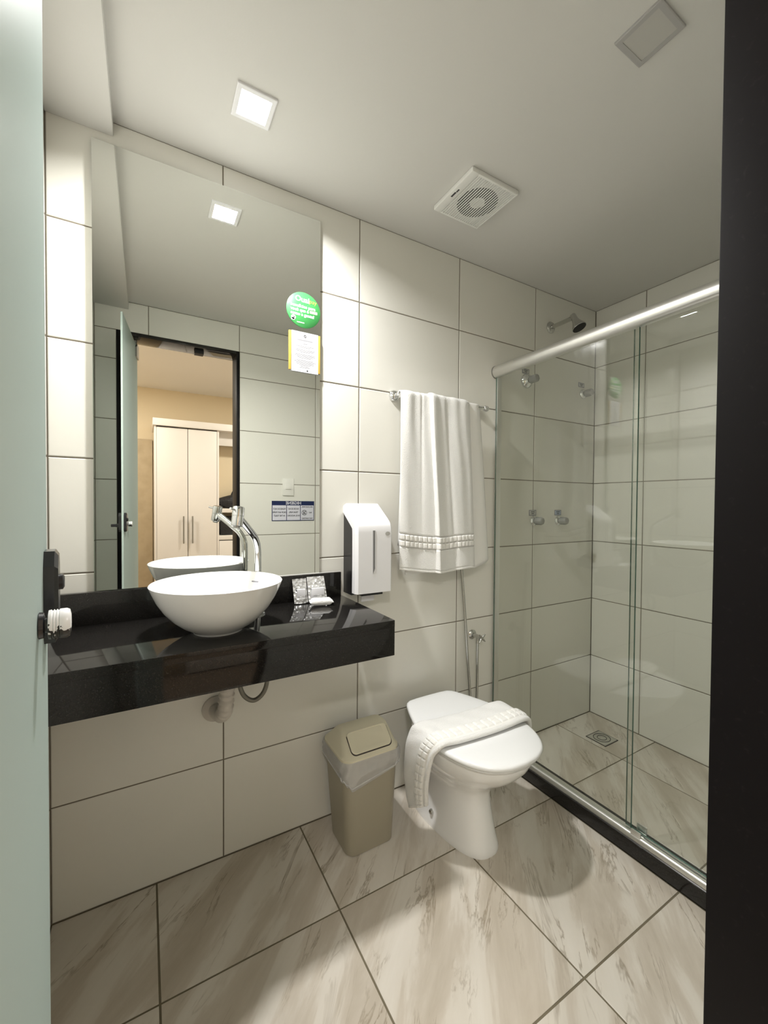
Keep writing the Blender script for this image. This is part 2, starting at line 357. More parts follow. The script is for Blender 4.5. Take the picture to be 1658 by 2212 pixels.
# ------------------------------------------------------------------ doorway frame (dark granite) and frosted glass door
fr = thing('door_frame', 'black granite frame lining the doorway', 'door frame', (OX1, YD, 0))
FT = 0.0184; FY0, FY1 = YD + 0.0012, YB - 0.004
MB().rbox(OX1-FT, OX1, FY1, FY0, 0, OZ, 0.0012).build('jamb', 'granite_worn', fr)
MB().rbox(OX0, OX0+FT, FY1, FY0, 0, OZ, 0.0012).build('jamb', 'granite_worn', fr)
MB().rbox(OX0+FT, OX1-FT, FY1, FY0, OZ-FT, OZ, 0.0012).build('header', 'granite', fr)
MB().rbox(-0.005, 0.045, -1.355, -1.305, OZ-FT-0.022, OZ-FT, 0.002).build('strike_plate', 'rubber_black', fr)

# glass door, hinged at the left jamb and swung into the bathroom
def gx(y): return -0.26435 - 0.0330 - 0.105*(y + 1.45637)
GY0, GY1 = -1.392, -0.893; GT = 0.008
gn = Vector((1, 0.105, 0)).normalized(); gt = Vector((-0.105, 1, 0)).normalized()
def GP(s, n, z):
    """point on the glass door: s metres from the free edge toward the hinge, n metres out on the bathroom-opening side"""
    p = Vector((gx(GY1), GY1, z)) - gt*s + gn*n; return p
dr = thing('glass_door', 'frosted glass door swung open into the bathroom', 'door', (gx(GY0), GY0, 0.0))
W = (GY1-GY0)/gt.y
def gbox(mb, s0, s1, n0, n1, z0, z1, mi=0):
    vs = [GP(s, n, z) for z in (z0, z1) for s, n in ((s0, n0), (s1, n0), (s1, n1), (s0, n1))]
    return mb.add(vs, [(0,3,2,1),(4,5,6,7),(0,1,5,4),(1,2,6,5),(2,3,7,6),(3,0,4,7)], mi)
mb = MB(); gbox(mb, 0.0015, W, -GT, 0, 0.012, 2.098)
MBp = mb.build('pane', 'frosted', dr, smooth=False)
mb = MB(); gbox(mb, 0.0, 0.0015, -GT, 0, 0.012, 2.098); mb.build('polished_edge', 'door_glass_edge', dr, smooth=False)
# lock box on the free edge
def gprism(mb, outline, n0, n1, mi=0):
    r = [[GP(s, n, z) for s, z in outline] for n in (n0, n1)]; mb.loft(r, mi=mi); return mb
ol = [(s_+0.012, z_) for s_, z_ in ((-0.006, 1.064), (0.004, 1.055), (0.034, 1.055), (0.040, 1.064), (0.040, 1.132), (0.030, 1.146), (0.004, 1.146), (-0.006, 1.132))]
mb = MB(); gprism(mb, ol, 0, 0.0085); mb.loft([[GP(s, 0.0085, z) for s, z in ol], [GP(0.029+(s-0.029)*0.80, 0.0115, 1.1005+(z-1.1005)*0.90) for s, z in ol]]); gprism(mb, ol, -GT-0.014, -GT)
lk = mb.build('lock_body', 'black_metal', dr, smooth=False)
MB().lathe([(0.008, 0), (0.008, 0.003), (0.0055, 0.0045)], GP(0.029, 0.0115, 1.113), gn, 20).build('keyhole', 'black_plastic', lk)
mb = MB(); mb.lathe([(0.009, 0), (0.008, 0.012), (0.006, 0.018)], GP(0.029, -GT-0.014, 1.085), -gn, 16)
p = GP(0.029, -GT-0.036, 1.085); mb.rbox(p.x-0.012, p.x+0.018, p.y-0.004, p.y+0.004, 1.078, 1.092, 0.003)
mb.build('thumb_turn', 'black_metal', lk)
# pull knob with flaking white paint
ks, kz = 0.108, 1.088
K_ = 0.80
mb = MB(); mb.lathe([(r_, h_*K_) for r_, h_ in ((0.0105, 0), (0.0115, 0.001), (0.0110, 0.0048), (0.0065, 0.0060), (0.0065, 0.0085), (0.0075, 0.0095))], GP(ks, 0, kz), gn, 28)
kb = mb.build('knob_base', 'black_metal', dr)
pr = [(0.0095, 0.0082), (0.0124, 0.0090)]
for k in range(3): pr += [(0.0128, 0.0115+0.0026*k), (0.0119, 0.0121+0.0026*k), (0.0119, 0.0130+0.0026*k), (0.0128, 0.0136+0.0026*k)]
pr += [(0.0129, 0.0205), (0.0129, 0.0250), (0.0116, 0.0277), (0.0075, 0.0288), (0.001, 0.0290)]
MB().lathe([(r_, h_*K_) for r_, h_ in pr], GP(ks, 0, kz), gn, 36).build('knob', 'worn_paint', dr)
mb = MB(); mb.lathe([(0.0115, 0), (0.0115, 0.005), (0.007, 0.007), (0.009, 0.010), (0.0125, 0.015), (0.0120, 0.024), (0.002, 0.027)], GP(ks, -GT, kz), -gn, 28); mb.build('knob', 'black_metal', dr)
# top and bottom pivots
for z0, z1 in ((2.025, 2.098), (0.012, 0.085)):
    mb = MB(); gprism(mb, [(W-0.085, z0), (W-0.005, z0), (W-0.005, z1), (W-0.06, z1), (W-0.085, z1-0.02)], -GT-0.009, 0.009)
    mb.lathe([(0.011, 0), (0.011, 0.022)], GP(W-0.055, -GT/2, z1-0.001 if z0 > 1 else 0.0), (0, 0, 1), 16)
    mb.build('pivot_hinge', 'aluminium_dark', dr, smooth=False)

# ------------------------------------------------------------------ vanity counter
ct = thing('vanity_counter', 'black granite wall-hung vanity counter with deep front apron', 'counter', (-0.05, -0.2, 0.74))
CX1, CYF, CT = 0.391, -0.392, 0.843
MB().rbox(XL+0.002, CX1, CYF, -0.001, CT-0.022, CT, 0.0015).build('countertop', 'granite', ct)
MB().rbox(XL+0.002, CX1, CYF+0.0006, CYF+0.022, 0.735, CT-0.022, 0.001).build('apron', 'granite', ct)
MB().rbox(CX1-0.022, CX1-0.0006, CYF+0.022, -0.001, 0.735, CT-0.022, 0.001).build('apron', 'granite', ct)
bs = MB().rbox(XL+0.002, 0.378, -0.021, -0.001, CT, 0.937, 0.0015).build('backsplash', 'granite'); setbase(bs, (-0.06, -0.011, CT)); tag(bs, 'low black granite upstand under the mirror', 'backsplash')
MB().rbox(0.12, 0.3765, -0.0170, -0.0125, 0.9365, 0.9400, 0.0012).build('silicone_bead', 'label_grey', bs)

# mirror
mb = MB().box(-0.394, 0.2935, -0.012, -0.006, 0.939, 2.229, 1)
mr = mb.build('wall_mirror', ['mirror', 'glass_edge'], smooth=False)
for p in mr.data.polygons: p.material_index = 0 if p.normal.y < -0.9 else 1
setbase(mr, (-0.05, -0.009, 0.939)); tag(mr, 'tall frameless mirror above the black counter', 'mirror')

# sink: round white vessel bowl
SX, SY = -0.090, -0.238
prof = [(0.064, 0.0), (0.066, 0.004), (0.071, 0.008), (0.095, 0.022), (0.118, 0.042), (0.138, 0.066), (0.154, 0.092), (0.165, 0.117), (0.1705, 0.131), (0.1715, 0.1345), (0.1695, 0.1365), (0.1665, 0.1365), (0.1645, 0.134),
        (0.157, 0.116), (0.145, 0.092), (0.128, 0.066), (0.105, 0.042), (0.075, 0.024), (0.045, 0.016), (0.022, 0.0135), (0.0215, 0.012)]
sk = thing('vessel_sink', 'white round ceramic vessel sink on the black counter', 'sink', (SX, SY, CT))
bowl = MB().lathe(prof, (SX, SY, CT), seg=72).build('bowl', 'ceramic', sk, angle=60)
MB().lathe([(0.0215, 0.0125), (0.0215, 0.0150), (0.019, 0.0165), (0.008, 0.0165), (0.007, 0.0150), (0.001, 0.0150)], (SX, SY, CT), seg=28).build('drain', 'chrome', sk)
a = math.radians(38); dv = Vector((math.cos(a), math.sin(a), 0)); cpos = Vector((SX, SY, CT+0.108)) + dv*0.1535
tx = Vector((-dv.y, dv.x, 0)); mb = MB()
nn = Vector((-dv.x*0.93, -dv.y*0.93, 0.36)); uu = Vector((dv.x*0.36, dv.y*0.36, 0.93))
mb.add([cpos + nn*0.0012 + tx*sx_*0.013 + uu*sz_*0.0022 for sx_, sz_ in ((-1,-1),(1,-1),(1,1),(-1,1))], [(0,1,2,3)]); mb.build('maker_mark', 'ink_grey', sk, smooth=False)

# faucet
FX, FY = 0.046, -0.113
fc = thing('faucet', 'tall curved chrome tap standing beside the white bowl', 'faucet', (FX, FY, CT))
MB().lathe([(0.024, 0), (0.024, 0.004), (0.020, 0.008), (0.0125, 0.010)], (FX, FY, CT), seg=28).build('base_ring', 'chrome', fc)
fd = Vector((-0.088, -0.112, 0)).normalized()
path = [(FX, FY, CT+0.008), (FX, FY, 0.93), (FX, FY, 1.00), (FX, FY, 1.035)]
P0 = Vector((FX, FY, 1.035)); Rr = 0.075; sweep = math.radians(58)
for k in range(1, 15):
    t = sweep*k/14; path.append(P0 + fd*(Rr*(1-math.cos(t))) + Vector((0, 0, Rr*math.sin(t))))
endd = (fd*math.sin(sweep) + Vector((0, 0, math.cos(sweep)))).normalized(); e0 = Vector(path[-1])
path += [e0 + endd*0.04, e0 + endd*0.09, e0 + endd*0.112]
MB().tube(path, 0.0105, 22).build('spout_tube', 'chrome', fc)
hc = e0 + endd*0.112; hax = (Vector((0, 0, 1)) - fd*0.0 + fd*-0.0).normalized(); hax = (Vector((0,0,1))*math.sin(sweep) - fd*math.cos(sweep)*0.35).normalized()
hb = hc - hax*0.030
hd = MB().lathe([(0.0125, 0), (0.0155, 0.001), (0.0165, 0.004), (0.0165, 0.0285), (0.0155, 0.0295), (0.0155, 0.0305), (0.0168, 0.0315), (0.0168, 0.054), (0.0155, 0.057), (0.002, 0.058)], hb, hax, 32).build('valve_head', 'chrome', fc)
lv = (fd*1.0 + Vector((-0.25, 0, 0.28))).normalized()
MB().tube([hb + hax*0.045, hb + hax*0.045 + lv*0.036], 0.0033, 12).build('lever', 'chrome', hd)
MB().lathe([(0.009, 0), (0.009, 0.006)], hb - hax*0.005, hax, 20).build('aerator', 'aluminium_dark', hd)

# drain pipe and hose under the counter
pts = catmull([(-0.046, -0.105, 0.742), (-0.046, -0.105, 0.66), (-0.047, -0.103, 0.60), (-0.050, -0.092, 0.545), (-0.056, -0.062, 0.517), (-0.062, -0.030, 0.513), (-0.066, -0.004, 0.513)], 14)
dp = thing('drain_pipe', 'ribbed grey plastic drain pipe under the counter', 'pipe', (-0.05, -0.05, 0.513))
MB().tube(pts, [0.0225 + 0.0022*math.sin(k*1.35) for k in range(len(pts))], 20).build('corrugated_tube', 'pvc_grey', dp, angle=80)
MB().lathe([(0.042, 0.0), (0.042, 0.004), (0.034, 0.010), (0.026, 0.013)], (-0.066, -0.0008, 0.513), (0, -1, 0), 28).build('wall_cap', 'pvc_grey', dp)
hs = MB().tube(catmull([(0.010, -0.001, 0.655), (-0.004, -0.03, 0.655), (-0.012, -0.10, 0.635), (0.002, -0.115, 0.588), (0.034, -0.118, 0.566), (0.066, -0.118, 0.590), (0.076, -0.116, 0.65), (0.060, -0.113, 0.745)], 10), 0.0072, 14).build('water_hose', 'hose_grey')
setbase(hs, (0.034, -0.118, 0.558)); tag(hs, 'dark braided water hose looping under the counter', 'hose')

# ------------------------------------------------------------------ pouches and soap
def pouch(x0, x1, yb, yt, z1, twist, label, clear):
    cx = (x0+x1)/2; th = thing('amenity_pouch', label, 'pouch', (cx, yb, CT), 'pouches leaning on the backsplash')
    mb = MB(); nu, nv = 17, 21
    for side in (-1, 1):
        def fn(u, v, side=side):
            x = x0 + (x1-x0)*u + twist*v*(u-0.5)*0.004; z = CT + 0.001 + (z1-CT)*v
            puff = 0.010*(math.sin(PI*min(1, max(0, (u-0.06)/0.88))) ** 0.7)*(math.sin(PI*min(1, max(0, 1-v*1.12))*0.5 + 0.0) if v < 0.86 else 0)
            wr = 0.0012*math.sin(u*19+v*23+twist)*math.sin(PI*u)
            y = yb + (yt-yb)*v + twist*0.006*(u-0.5)
            return (x, y + side*(-max(0.0006, puff)) - wr, z)
        mb.grid(nu, nv, fn)
    mb.build('sachet', 'pouch_film', th)
    MB().rbox(x0+0.009, x1-0.009, yb-0.0045+0.004, yb+0.0045+0.004, CT+0.004, CT+0.050, 0.0035).build('contents', 'paper', th)
    mb = MB(); f = 0.4
    def front(u, v): return (x0 + (x1-x0)*u, yb + (yt-yb)*v - 0.0135, CT + (z1-CT)*v)
    def q(u0, u1, v0, v1): mb.add([front(u0, v0), front(u1, v0), front(u1, v1), front(u0, v1)], [(0, 1, 2, 3)])
    q(0.10, 0.20, 0.53, 0.585); q(0.26, 0.78, 0.555, 0.572); q(0.22, 0.74, 0.27, 0.284); q(0.50, 0.62, 0.185, 0.20)
    mb.build('print', 'ink_dark', th, smooth=False)
    return th
pouch(0.186, 0.236, -0.052, -0.026, 0.925, 0.4, 'clear sachet of white toiletries standing next to the white bowl', 0)
pouch(0.238, 0.306, -0.057, -0.027, 0.928, -1.4, 'wider clear sachet standing behind the wrapped soap', 0)
sp = thing('soap_bar', 'small crinkled white wrapped soap lying on the counter', 'soap', (0.265, -0.105, CT))
mb = MB(); ca, sa = math.cos(math.radians(-14)), math.sin(math.radians(-14))
rings = []
for t, hw, hh in ((-1, 0.024, 0.0012), (-0.93, 0.0215, 0.002), (-0.82, 0.021, 0.008), (-0.7, 0.0225, 0.0105), (0, 0.0225, 0.0115), (0.7, 0.0225, 0.0105), (0.82, 0.021, 0.008), (0.93, 0.0215, 0.002), (1, 0.025, 0.0012)):
    ring = []
    for k in range(16):
        a = 2*PI*k/16; c_, s_ = math.cos(a), math.sin(a)
        ly = hw*math.copysign(abs(c_)**0.45, c_); lz = hh*math.copysign(abs(s_)**0.45, s_) + random.uniform(-0.0006, 0.0006); lx = t*0.040 + random.uniform(-0.0008, 0.0008)
        ring.append((0.265 + ca*lx - sa*ly, -0.105 + sa*lx + ca*ly, CT + 0.0125 + lz))
    rings.append(ring)
mb.loft(rings).build('wrapper', 'soap_wrap', sp, angle=50)
mb = MB().add([(0.265 + ca*x - sa*y, -0.105 + sa*x + ca*y, CT + 0.0252) for x, y in ((-0.016, 0.001), (0.014, 0.001), (0.014, 0.006), (-0.016, 0.006))], [(0, 1, 2, 3)]).build('print', 'ink_grey', sp, smooth=False)

# ------------------------------------------------------------------ stickers on the mirror
MF = -0.0121
def wallM(x, z, y=MF, s=1): return Matrix.Translation((x, y, z)) @ Matrix.Rotation(PI/2, 4, 'X') @ Matrix.Rotation(math.radians(s), 4, 'Z')
st = thing('round_sticker', 'round green printed sticker on the mirror edge', 'sticker', (0.230, MF, 1.828))
MB().lathe([(0.063, 0), (0.063, 0.0012), (0.0625, 0.0016), (0.001, 0.0016)], (0.230, MF, 1.891), (0, -1, 0), 56).build('disc', 'green_sticker', st)
ty = MF - 0.0020
mb = MB().text('Ouai', 0.027, wallM(0.2245, 1.9275, ty, -2), bold=0.0006); mb.build('lettering', 'sticker_white', st, smooth=False)
mb = MB().text('pay', 0.021, wallM(0.265, 1.9265, ty, -2)); mb.build('lettering', 'sticker_lime', st, smooth=False)
mb = MB(); tt = 'benefícios para', 'você que é', 'como a gente!'
for k, t in enumerate(tt): mb.text(t, 0.0152, wallM(0.1815, 1.9035-0.0145*k, ty, -1), align='LEFT', bold=0.0005)
mb.build('lettering', 'sticker_white', st, smooth=False)
MB().rbox(0.253, 0.281, ty-0.0001, ty+0.0001, 1.8845, 1.894, 0.003).build('highlight', 'sticker_cream', st, smooth=False)
mb = MB(); mb.lathe([(0.0085, 0), (0.0085, 0.0002)], (0.192, ty, 1.859), (0, -1, 0), 24); mb.rbox(0.184, 0.196, ty-0.0002, ty, 1.849, 1.857, 0.0005); mb.build('badge', 'sticker_white', st, smooth=False)
MB().rbox(0.1895, 0.197, ty-0.0005, ty-0.0003, 1.858, 1.862, 0.0015).build('badge_mark', 'ink_dark', st, smooth=False)
MB().box(0.205, 0.232, ty-0.0001, ty, 1.8435, 1.8465).build('print', 'sticker_white', st, smooth=False)
nt_ = thing('mirror_notice', 'white printed notice with gold borders on the mirror', 'notice', (0.234, MF, 1.670))
MB().rbox(0.1755, 0.2925, MF-0.0030, MF, 1.672, 1.810, 0.0008).build('holder', 'clear_acrylic', nt_, smooth=False)
for x0, x1 in ((0.1755, 0.1835), (0.2845, 0.2925)):
    MB().rbox(x0, x1, MF-0.0042, MF-0.0001, 1.672, 1.810, 0.0012).build('gold_edge', 'gold', nt_)
MB().box(0.1845, 0.2838, MF-0.0046, MF-0.0032, 1.668, 1.811).build('sheet', 'paper', nt_, smooth=False)
mb = MB(); yy = MF-0.0050
random.seed(3)
for k, z in enumerate([1.760 - 0.0042*i for i in range(17)]):
    if k in (2, 6, 11): continue
    hw = random.uniform(0.030, 0.043) if k not in (1, 5, 10, 16) else 0.022
    mb.box(0.2341-hw, 0.2341+hw, yy, yy+0.0002, z, z+0.0013)
for z, hw in ((1.688, 0.016), (1.684, 0.020)): mb.box(0.2341-hw, 0.2341+hw, yy, yy+0.0002, z, z+0.0012)
mb.box(0.205, 0.263, yy, yy+0.0002, 1.7805, 1.7835); mb.box(0.2245, 0.2437, yy, yy+0.0002, 1.7685, 1.7705)
mb.build('print', 'ink_grey', nt_, smooth=False)
mb = MB(); mb.lathe([(0.0026, 0), (0.0048, 0), (0.0048, 0.0002), (0.0026, 0.0002)], (0.2341, yy, 1.797), (0, -1, 0), 20, cap0=False, cap1=False); mb.lathe([(0.003, 0), (0.003, 0.0002)], (0.243, yy, 1.6745), (0, -1, 0), 16); mb.build('emblem', 'ink_dark', nt_, smooth=False)

# ------------------------------------------------------------------ paper dispenser
DX0, DX1, DZ0, DZ1 = 0.394, 0.549, 0.856, 1.198
dsp = thing('paper_dispenser', 'white and black paper towel dispenser on the tiled wall', 'dispenser', ((DX0+DX1)/2, 0, DZ0))
side = [(0.0, DZ0), (-0.072, DZ0), (-0.072, 1.130), (-0.030, 1.175), (0.0, 1.175)]
mb = MB(); mb.loft([[(x, y-0.001, z) for y, z in side] for x in (DX0+0.003, DX1-0.003)]); mb.build('back_housing', 'black_plastic', dsp, smooth=False)
# white shell: slanted top running into the front face, with chamfered flanks
cv = [(v.x, v.y) for v in catmull([(-0.010, 1.1975, 0), (-0.060, 1.163, 0), (-0.096, 1.137, 0), (-0.110, 1.123, 0), (-0.116, 1.104, 0), (-0.1175, 1.07, 0), (-0.1175, 0.95, 0), (-0.1165, DZ0+0.010, 0)], 5)]
def off(c, d):
    out = []
    for i, (y, z) in enumerate(c):
        a = c[max(0, i-1)]; b_ = c[min(len(c)-1, i+1)]; tx_, tz_ = b_[0]-a[0], b_[1]-a[1]; l = math.hypot(tx_, tz_); out.append((y - tz_/l*d, z + tx_/l*d))
    return out
inn = off(cv, 0.010); deep = off(cv, 0.034)
secs = []
for x, c in ((DX0, deep), (DX0, off(cv, 0.011)), (DX0+0.009, cv), (DX1-0.009, cv), (DX1, off(cv, 0.011)), (DX1, deep)): secs.append([(x, y, z) for y, z in c])
# orientation check: the inner offset must lie toward the wall
if sum(y for y, z in deep) < sum(y for y, z in cv):
    secs = [[(x, y, z) for y, z in c] for x, c in ((DX0, off(cv, -0.034)), (DX0, off(cv, -0.011)), (DX0+0.009, cv), (DX1-0.009, cv), (DX1, off(cv, -0.011)), (DX1, off(cv, -0.034)))]
mb = MB(); n = len(cv)
mb.add([p for s_ in secs for p in s_], [(i*n+j, i*n+j+1, (i+1)*n+j+1, (i+1)*n+j) for i in range(5) for j in range(n-1)] + [(5*n+j, 5*n+j+1, j+1, j) for j in range(n-1)])
mb.add([s_[0] for s_ in secs], [(0, 1, 2, 3, 4, 5)]); mb.add([s_[-1] for s_ in secs], [(0, 1, 2, 3, 4, 5)])
sh = mb.build('cover', 'white_plastic', dsp, angle=28)
xm = (DX0+DX1)/2 - 0.005
wn = [(xm-0.0045, 1.098), (xm+0.0045, 1.098), (xm+0.0045, 0.957), (xm-0.0035, 0.938)]
mb = MB().loft([[(x, y, z) for x, z in wn] for y in (-0.1192, -0.115)]); mb.build('level_window', 'smoke_window', sh, smooth=False)
mb = MB().box(xm+0.0046, xm+0.0062, -0.1195, -0.115, 0.957, 1.098); mb.build('window_bevel', 'white_plastic', sh, smooth=False)
mb = MB().lathe([(0.0105, 0), (0.0105, 0.0006), (0.0001, 0.0007)], (DX1-0.024, -0.1178, 1.085), (0, -1, 0), 28)
for k, v in enumerate(mb.v): mb.v[k] = (v[0], v[1], 1.085 + (v[2]-1.085)*0.72)
mb.build('emblem', 'grey_plastic', sh)
for dx in (-0.004, 0.004): MB().lathe([(0.0014, 0), (0.0014, 0.0006)], (xm+dx, -0.0245, 1.1885), (0, -0.58, 0.81), 10).build('indicator', 'grey_plastic', sh)
MB().box(DX0+0.045, DX1-0.02, -0.075, -0.03, DZ0-0.008, DZ0+0.001).build('paper_slot', 'black_plastic', dsp, smooth=False)
MB().box(DX0+0.05, DX1-0.05, -0.06, -0.058, DZ0-0.032, DZ0+0.001).build('paper_sheet', 'paper', dsp, smooth=False)

# ------------------------------------------------------------------ towel rail and hanging towel
BY, BZ = -0.068, 1.628
tr = thing('towel_rail', 'chrome towel rail fixed to the tiled wall', 'towel rail', (0.84, 0, 1.64))
for x in (0.618, 1.062):
    mb = MB(); mb.lathe([(0.0235, 0), (0.0235, 0.005), (0.021, 0.012), (0.0135, 0.019), (0.0095, 0.022)], (x, -0.001, 1.640), (0, -1, 0), 28)
    mb.tube(catmull([(x, -0.018, 1.640), (x, -0.040, 1.639), (x, -0.058, 1.633), (x, BY, BZ)], 5), 0.0085, 16)
    mb.lathe([(0.002, -0.0135), (0.010, -0.011), (0.0135, -0.004), (0.0135, 0.004), (0.010, 0.011), (0.002, 0.0135)], (x, BY, BZ), (1, 0, 0), 20)
    mb.build('bracket', 'chrome', tr)
MB().tube([(0.618, BY, BZ), (1.062, BY, BZ)], 0.0065, 16).build('bar', 'chrome', tr)

tw = thing('bath_towel', 'white terry bath towel folded over the chrome rail', 'towel', (0.80, BY, 0.915))
def pleat(s, v):
    """forward bulge of the front layer; s across, v up (0 hem, 1 rail)"""
    k = 0.35 + 0.65*(1-v)**0.6
    y = 0.010*math.sin(PI*min(1, s/0.10)*0.5) - 0.010
    y += 0.0042*math.sin((s*2.6 + 0.15 + 0.10*math.sin(3*v))*2*PI)*k
    y += 0.0016*math.sin((s*6.3 + 0.55*v + 0.1*math.sin(9*v))*2*PI)*v**1.5
    c = 0.435 - 0.045*v + 0.012*math.sin(5*v)                        # the overlapping fold
    d = s - c
    if d > 0: y += 0.020*min(1, d/0.012)*math.exp(-d/0.17)*(0.55+0.45*(1-v)) + 0.004*min(1, d/0.012)
    y -= 0.010*max(0, (s-0.93)/0.07)**2
    y -= 0.005*math.exp(-((s-0.71+0.1*v)/0.03)**2)*k + 0.004*math.exp(-((s-0.27)/0.02)**2)*v
    return y
ZB, ZT = 0.918, BZ + 0.010
def front_pt(s, v, extra=0.0):
    xl = 0.603 - 0.008*(1-v); xr = 0.952 + 0.036*(1-v)
    x = xl + (xr-xl)*s; zb = ZB + 0.022*(1-min(1, s/0.35))**2 + 0.004*math.sin(s*9)
    z = zb + (ZT - 0.012 - zb)*v
    return (x, BY - 0.022 - pleat(s, v) - extra - 0.006*(1-v), z)
def squares(s, z, n=18):
    """raised woven checks in two rows"""
    r = 0
    for zc in (1.052, 1.026):
        dz = abs(z - zc)
        if dz < 0.0115:
            q = (s*n) % 1.0; fx = min(q, 1-q)
            r = max(r, min(1, (0.0115-dz)/0.003)*min(1, fx/0.17))
    return r
def towel_rows(vs, lift):
    mb = MB(); NU = 150; n = len(vs)
    return mb.grid(NU, n, lambda u, j: front_pt(u, vs[round(j*(n-1))], lift(u, vs[round(j*(n-1))])))
def vz(z): return (z - ZB)/(ZT - 0.012 - ZB)
lo, hi = vz(1.012), vz(1.066)
mb = MB(); nv1 = 70; vs = [hi + (1-hi)*k/(nv1-1) for k in range(nv1)]
# continue over the rail and a little way down behind
def over(u, j):
    k = j*(nv1 + 13 - 1)
    if k <= nv1 - 1: return front_pt(u, vs[int(round(k))])
    t = (k - (nv1-1))/13.0; a = t*PI; p = front_pt(u, 1.0); r = (BY - p[1]); yb = BY + 0.012
    return (p[0], p[1]*(1+math.cos(a))/2 + yb*(1-math.cos(a))/2, p[2] + (0.018 + 0.25*(max(0, -p[1]+BY-0.014)))*math.sin(a))
mb.grid(150, nv1+13, over)
fl_ = mb.build('front_layer', 'towel', tw, angle=180)
towel_rows([lo + (hi-lo)*k/27 for k in range(28)], lambda u, v: -0.004 + 0.0080*squares(u, ZB + v*(ZT-0.012-ZB))).build('border_band', 'towel_flat', tw, angle=180)
towel_rows([0.012 + (lo-0.012)*k/11 for k in range(12)], lambda u, v: 0).build('front_hem', 'towel', tw, angle=180)
towel_rows([0, 0.004, 0.008, 0.012], lambda u, v: 0.0018*abs(math.sin(u*PI*60)) - 0.001).build('stitched_edge', 'towel_flat', tw, angle=180)
def back(u, v):
    """lower layer, in front of the rail but behind the front fold, spreading past it on the right"""
    xl = 0.630; xr = 1.026 + 0.074*(1-v)**0.9; x = xl + (xr-xl)*u; zb = 0.915 + 0.028*max(0, (u-0.8)/0.2)
    y = BY - 0.0115 + 0.012*(1-v)*u + 0.002*math.sin(u*11)*(1-v) + 0.016*max(0, (u-0.90)/0.10)**2
    return (x, min(y, -0.012), zb + (BZ + 0.001 - zb)*v)
mb = MB(); mb.grid(60, 40, back)
def backtop(u, v):
    p = back(u, 1); yr = BY + 0.0125
    if v < 0.3: a = v/0.3*PI; return (p[0], p[1]*(1+math.cos(a))/2 + yr*(1-math.cos(a))/2, p[2] + 0.012*math.sin(a))
    t = (v-0.3)/0.7; return (p[0] + 0.03*t*(u-0.5), yr + 0.008*t, p[2] - t*0.60)
mb.grid(60, 40, backtop)
bk = mb.build('back_layer', 'towel_flat', tw, angle=180)
for o in tw.children:
    md = o.modifiers.new('thick', 'SOLIDIFY'); md.thickness = 0.004; md.offset = 0

# ------------------------------------------------------------------ hygienic hose with stop valve
hv = thing('bidet_hose', 'grey hand shower hose hanging from a small wall valve', 'hose', (1.055, 0, 0.32))
mb = MB(); mb.lathe([(0.022, 0), (0.022, 0.004), (0.016, 0.010), (0.011, 0.012)], (1.055, -0.001, 0.590), (0, -1, 0), 24); mb.tube([(1.055, -0.008, 0.590), (1.055, -0.060, 0.590)], 0.0095, 16)
mb.tube([(1.055, -0.042, 0.590), (1.050, -0.044, 0.560)], 0.008, 14)
mb.build('valve_body', 'chrome_dull', hv)
mb = MB(); hc_ = Vector((1.055, -0.066, 0.590))
for k in range(4):
    a = PI/4 + k*PI/2; d = Vector((math.cos(a), -0.15, math.sin(a))); mb.tube([hc_, hc_ + d*0.012, hc_ + d*0.024], [0.006, 0.0055, 0.003], 10)
mb.lathe([(0.008, -0.006), (0.009, 0.0), (0.007, 0.006), (0.002, 0.008)], hc_, (0, -1, 0), 16); mb.build('valve_handle', 'chrome_dull', hv)
MB().tube(catmull([(1.050, -0.044, 0.565), (1.050, -0.044, 0.45), (1.051, -0.043, 0.34), (1.046, -0.040, 0.22), (1.035, -0.036, 0.19), (1.026, -0.032, 0.22), (1.021, -0.028, 0.34), (1.008, -0.024, 0.50), (0.992, -0.022, 0.70), (0.972, -0.020, 0.90), (0.970, -0.020, 0.965)], 8), 0.0063, 14).build('flexible_hose', 'chrome_dull', hv)
MB().lathe([(0.008, 0), (0.010, 0.02), (0.0085, 0.06), (0.013, 0.085), (0.012, 0.095)], (0.970, -0.020, 0.955), (0, 0, 1), 18).build('spray_head', 'white_plastic', hv)

# ------------------------------------------------------------------ waste bin
bn = thing('waste_bin', 'beige plastic swing-lid waste bin beside the toilet', 'bin', (0.41, -0.13, 0))
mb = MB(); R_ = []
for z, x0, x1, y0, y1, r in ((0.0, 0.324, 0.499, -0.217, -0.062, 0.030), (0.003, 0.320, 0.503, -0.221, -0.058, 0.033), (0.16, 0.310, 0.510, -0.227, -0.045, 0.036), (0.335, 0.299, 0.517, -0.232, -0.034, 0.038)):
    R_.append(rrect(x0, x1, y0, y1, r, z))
mb.loft(R_); mb.build('body', 'bin_plastic_shaded', bn)
mb = MB(); LZ = 0.332
rr = [rrect(0.2965, 0.5195, -0.2355, -0.0305, 0.040, LZ), rrect(0.2965, 0.5195, -0.2355, -0.0305, 0.040, LZ+0.008), rrect(0.303, 0.513, -0.229, -0.037, 0.037, LZ+0.014),
      rrect(0.320, 0.502, -0.172, -0.090, 0.024, LZ+0.062), rrect(0.329, 0.494, -0.150, -0.104, 0.018, LZ+0.069), rrect(0.338, 0.486, -0.138, -0.114, 0.010, LZ+0.071)]
mb.loft(rr); ld = mb.build('lid', 'cream_plastic', bn, angle=35)
nf = Vector((0, -0.048, 0.055)).normalized(); nf = Vector((0, -nf.z, -nf.y)); nf = Vector((0, -0.66, 0.75)).normalized()
def slope(x, t, d):
    a_ = Vector((0, -0.2275, LZ+0.0135)); b_ = Vector((0, -0.172, LZ+0.0620)); p = a_.lerp(b_, t); return (x, p.y + nf.y*d, p.z + nf.z*d)
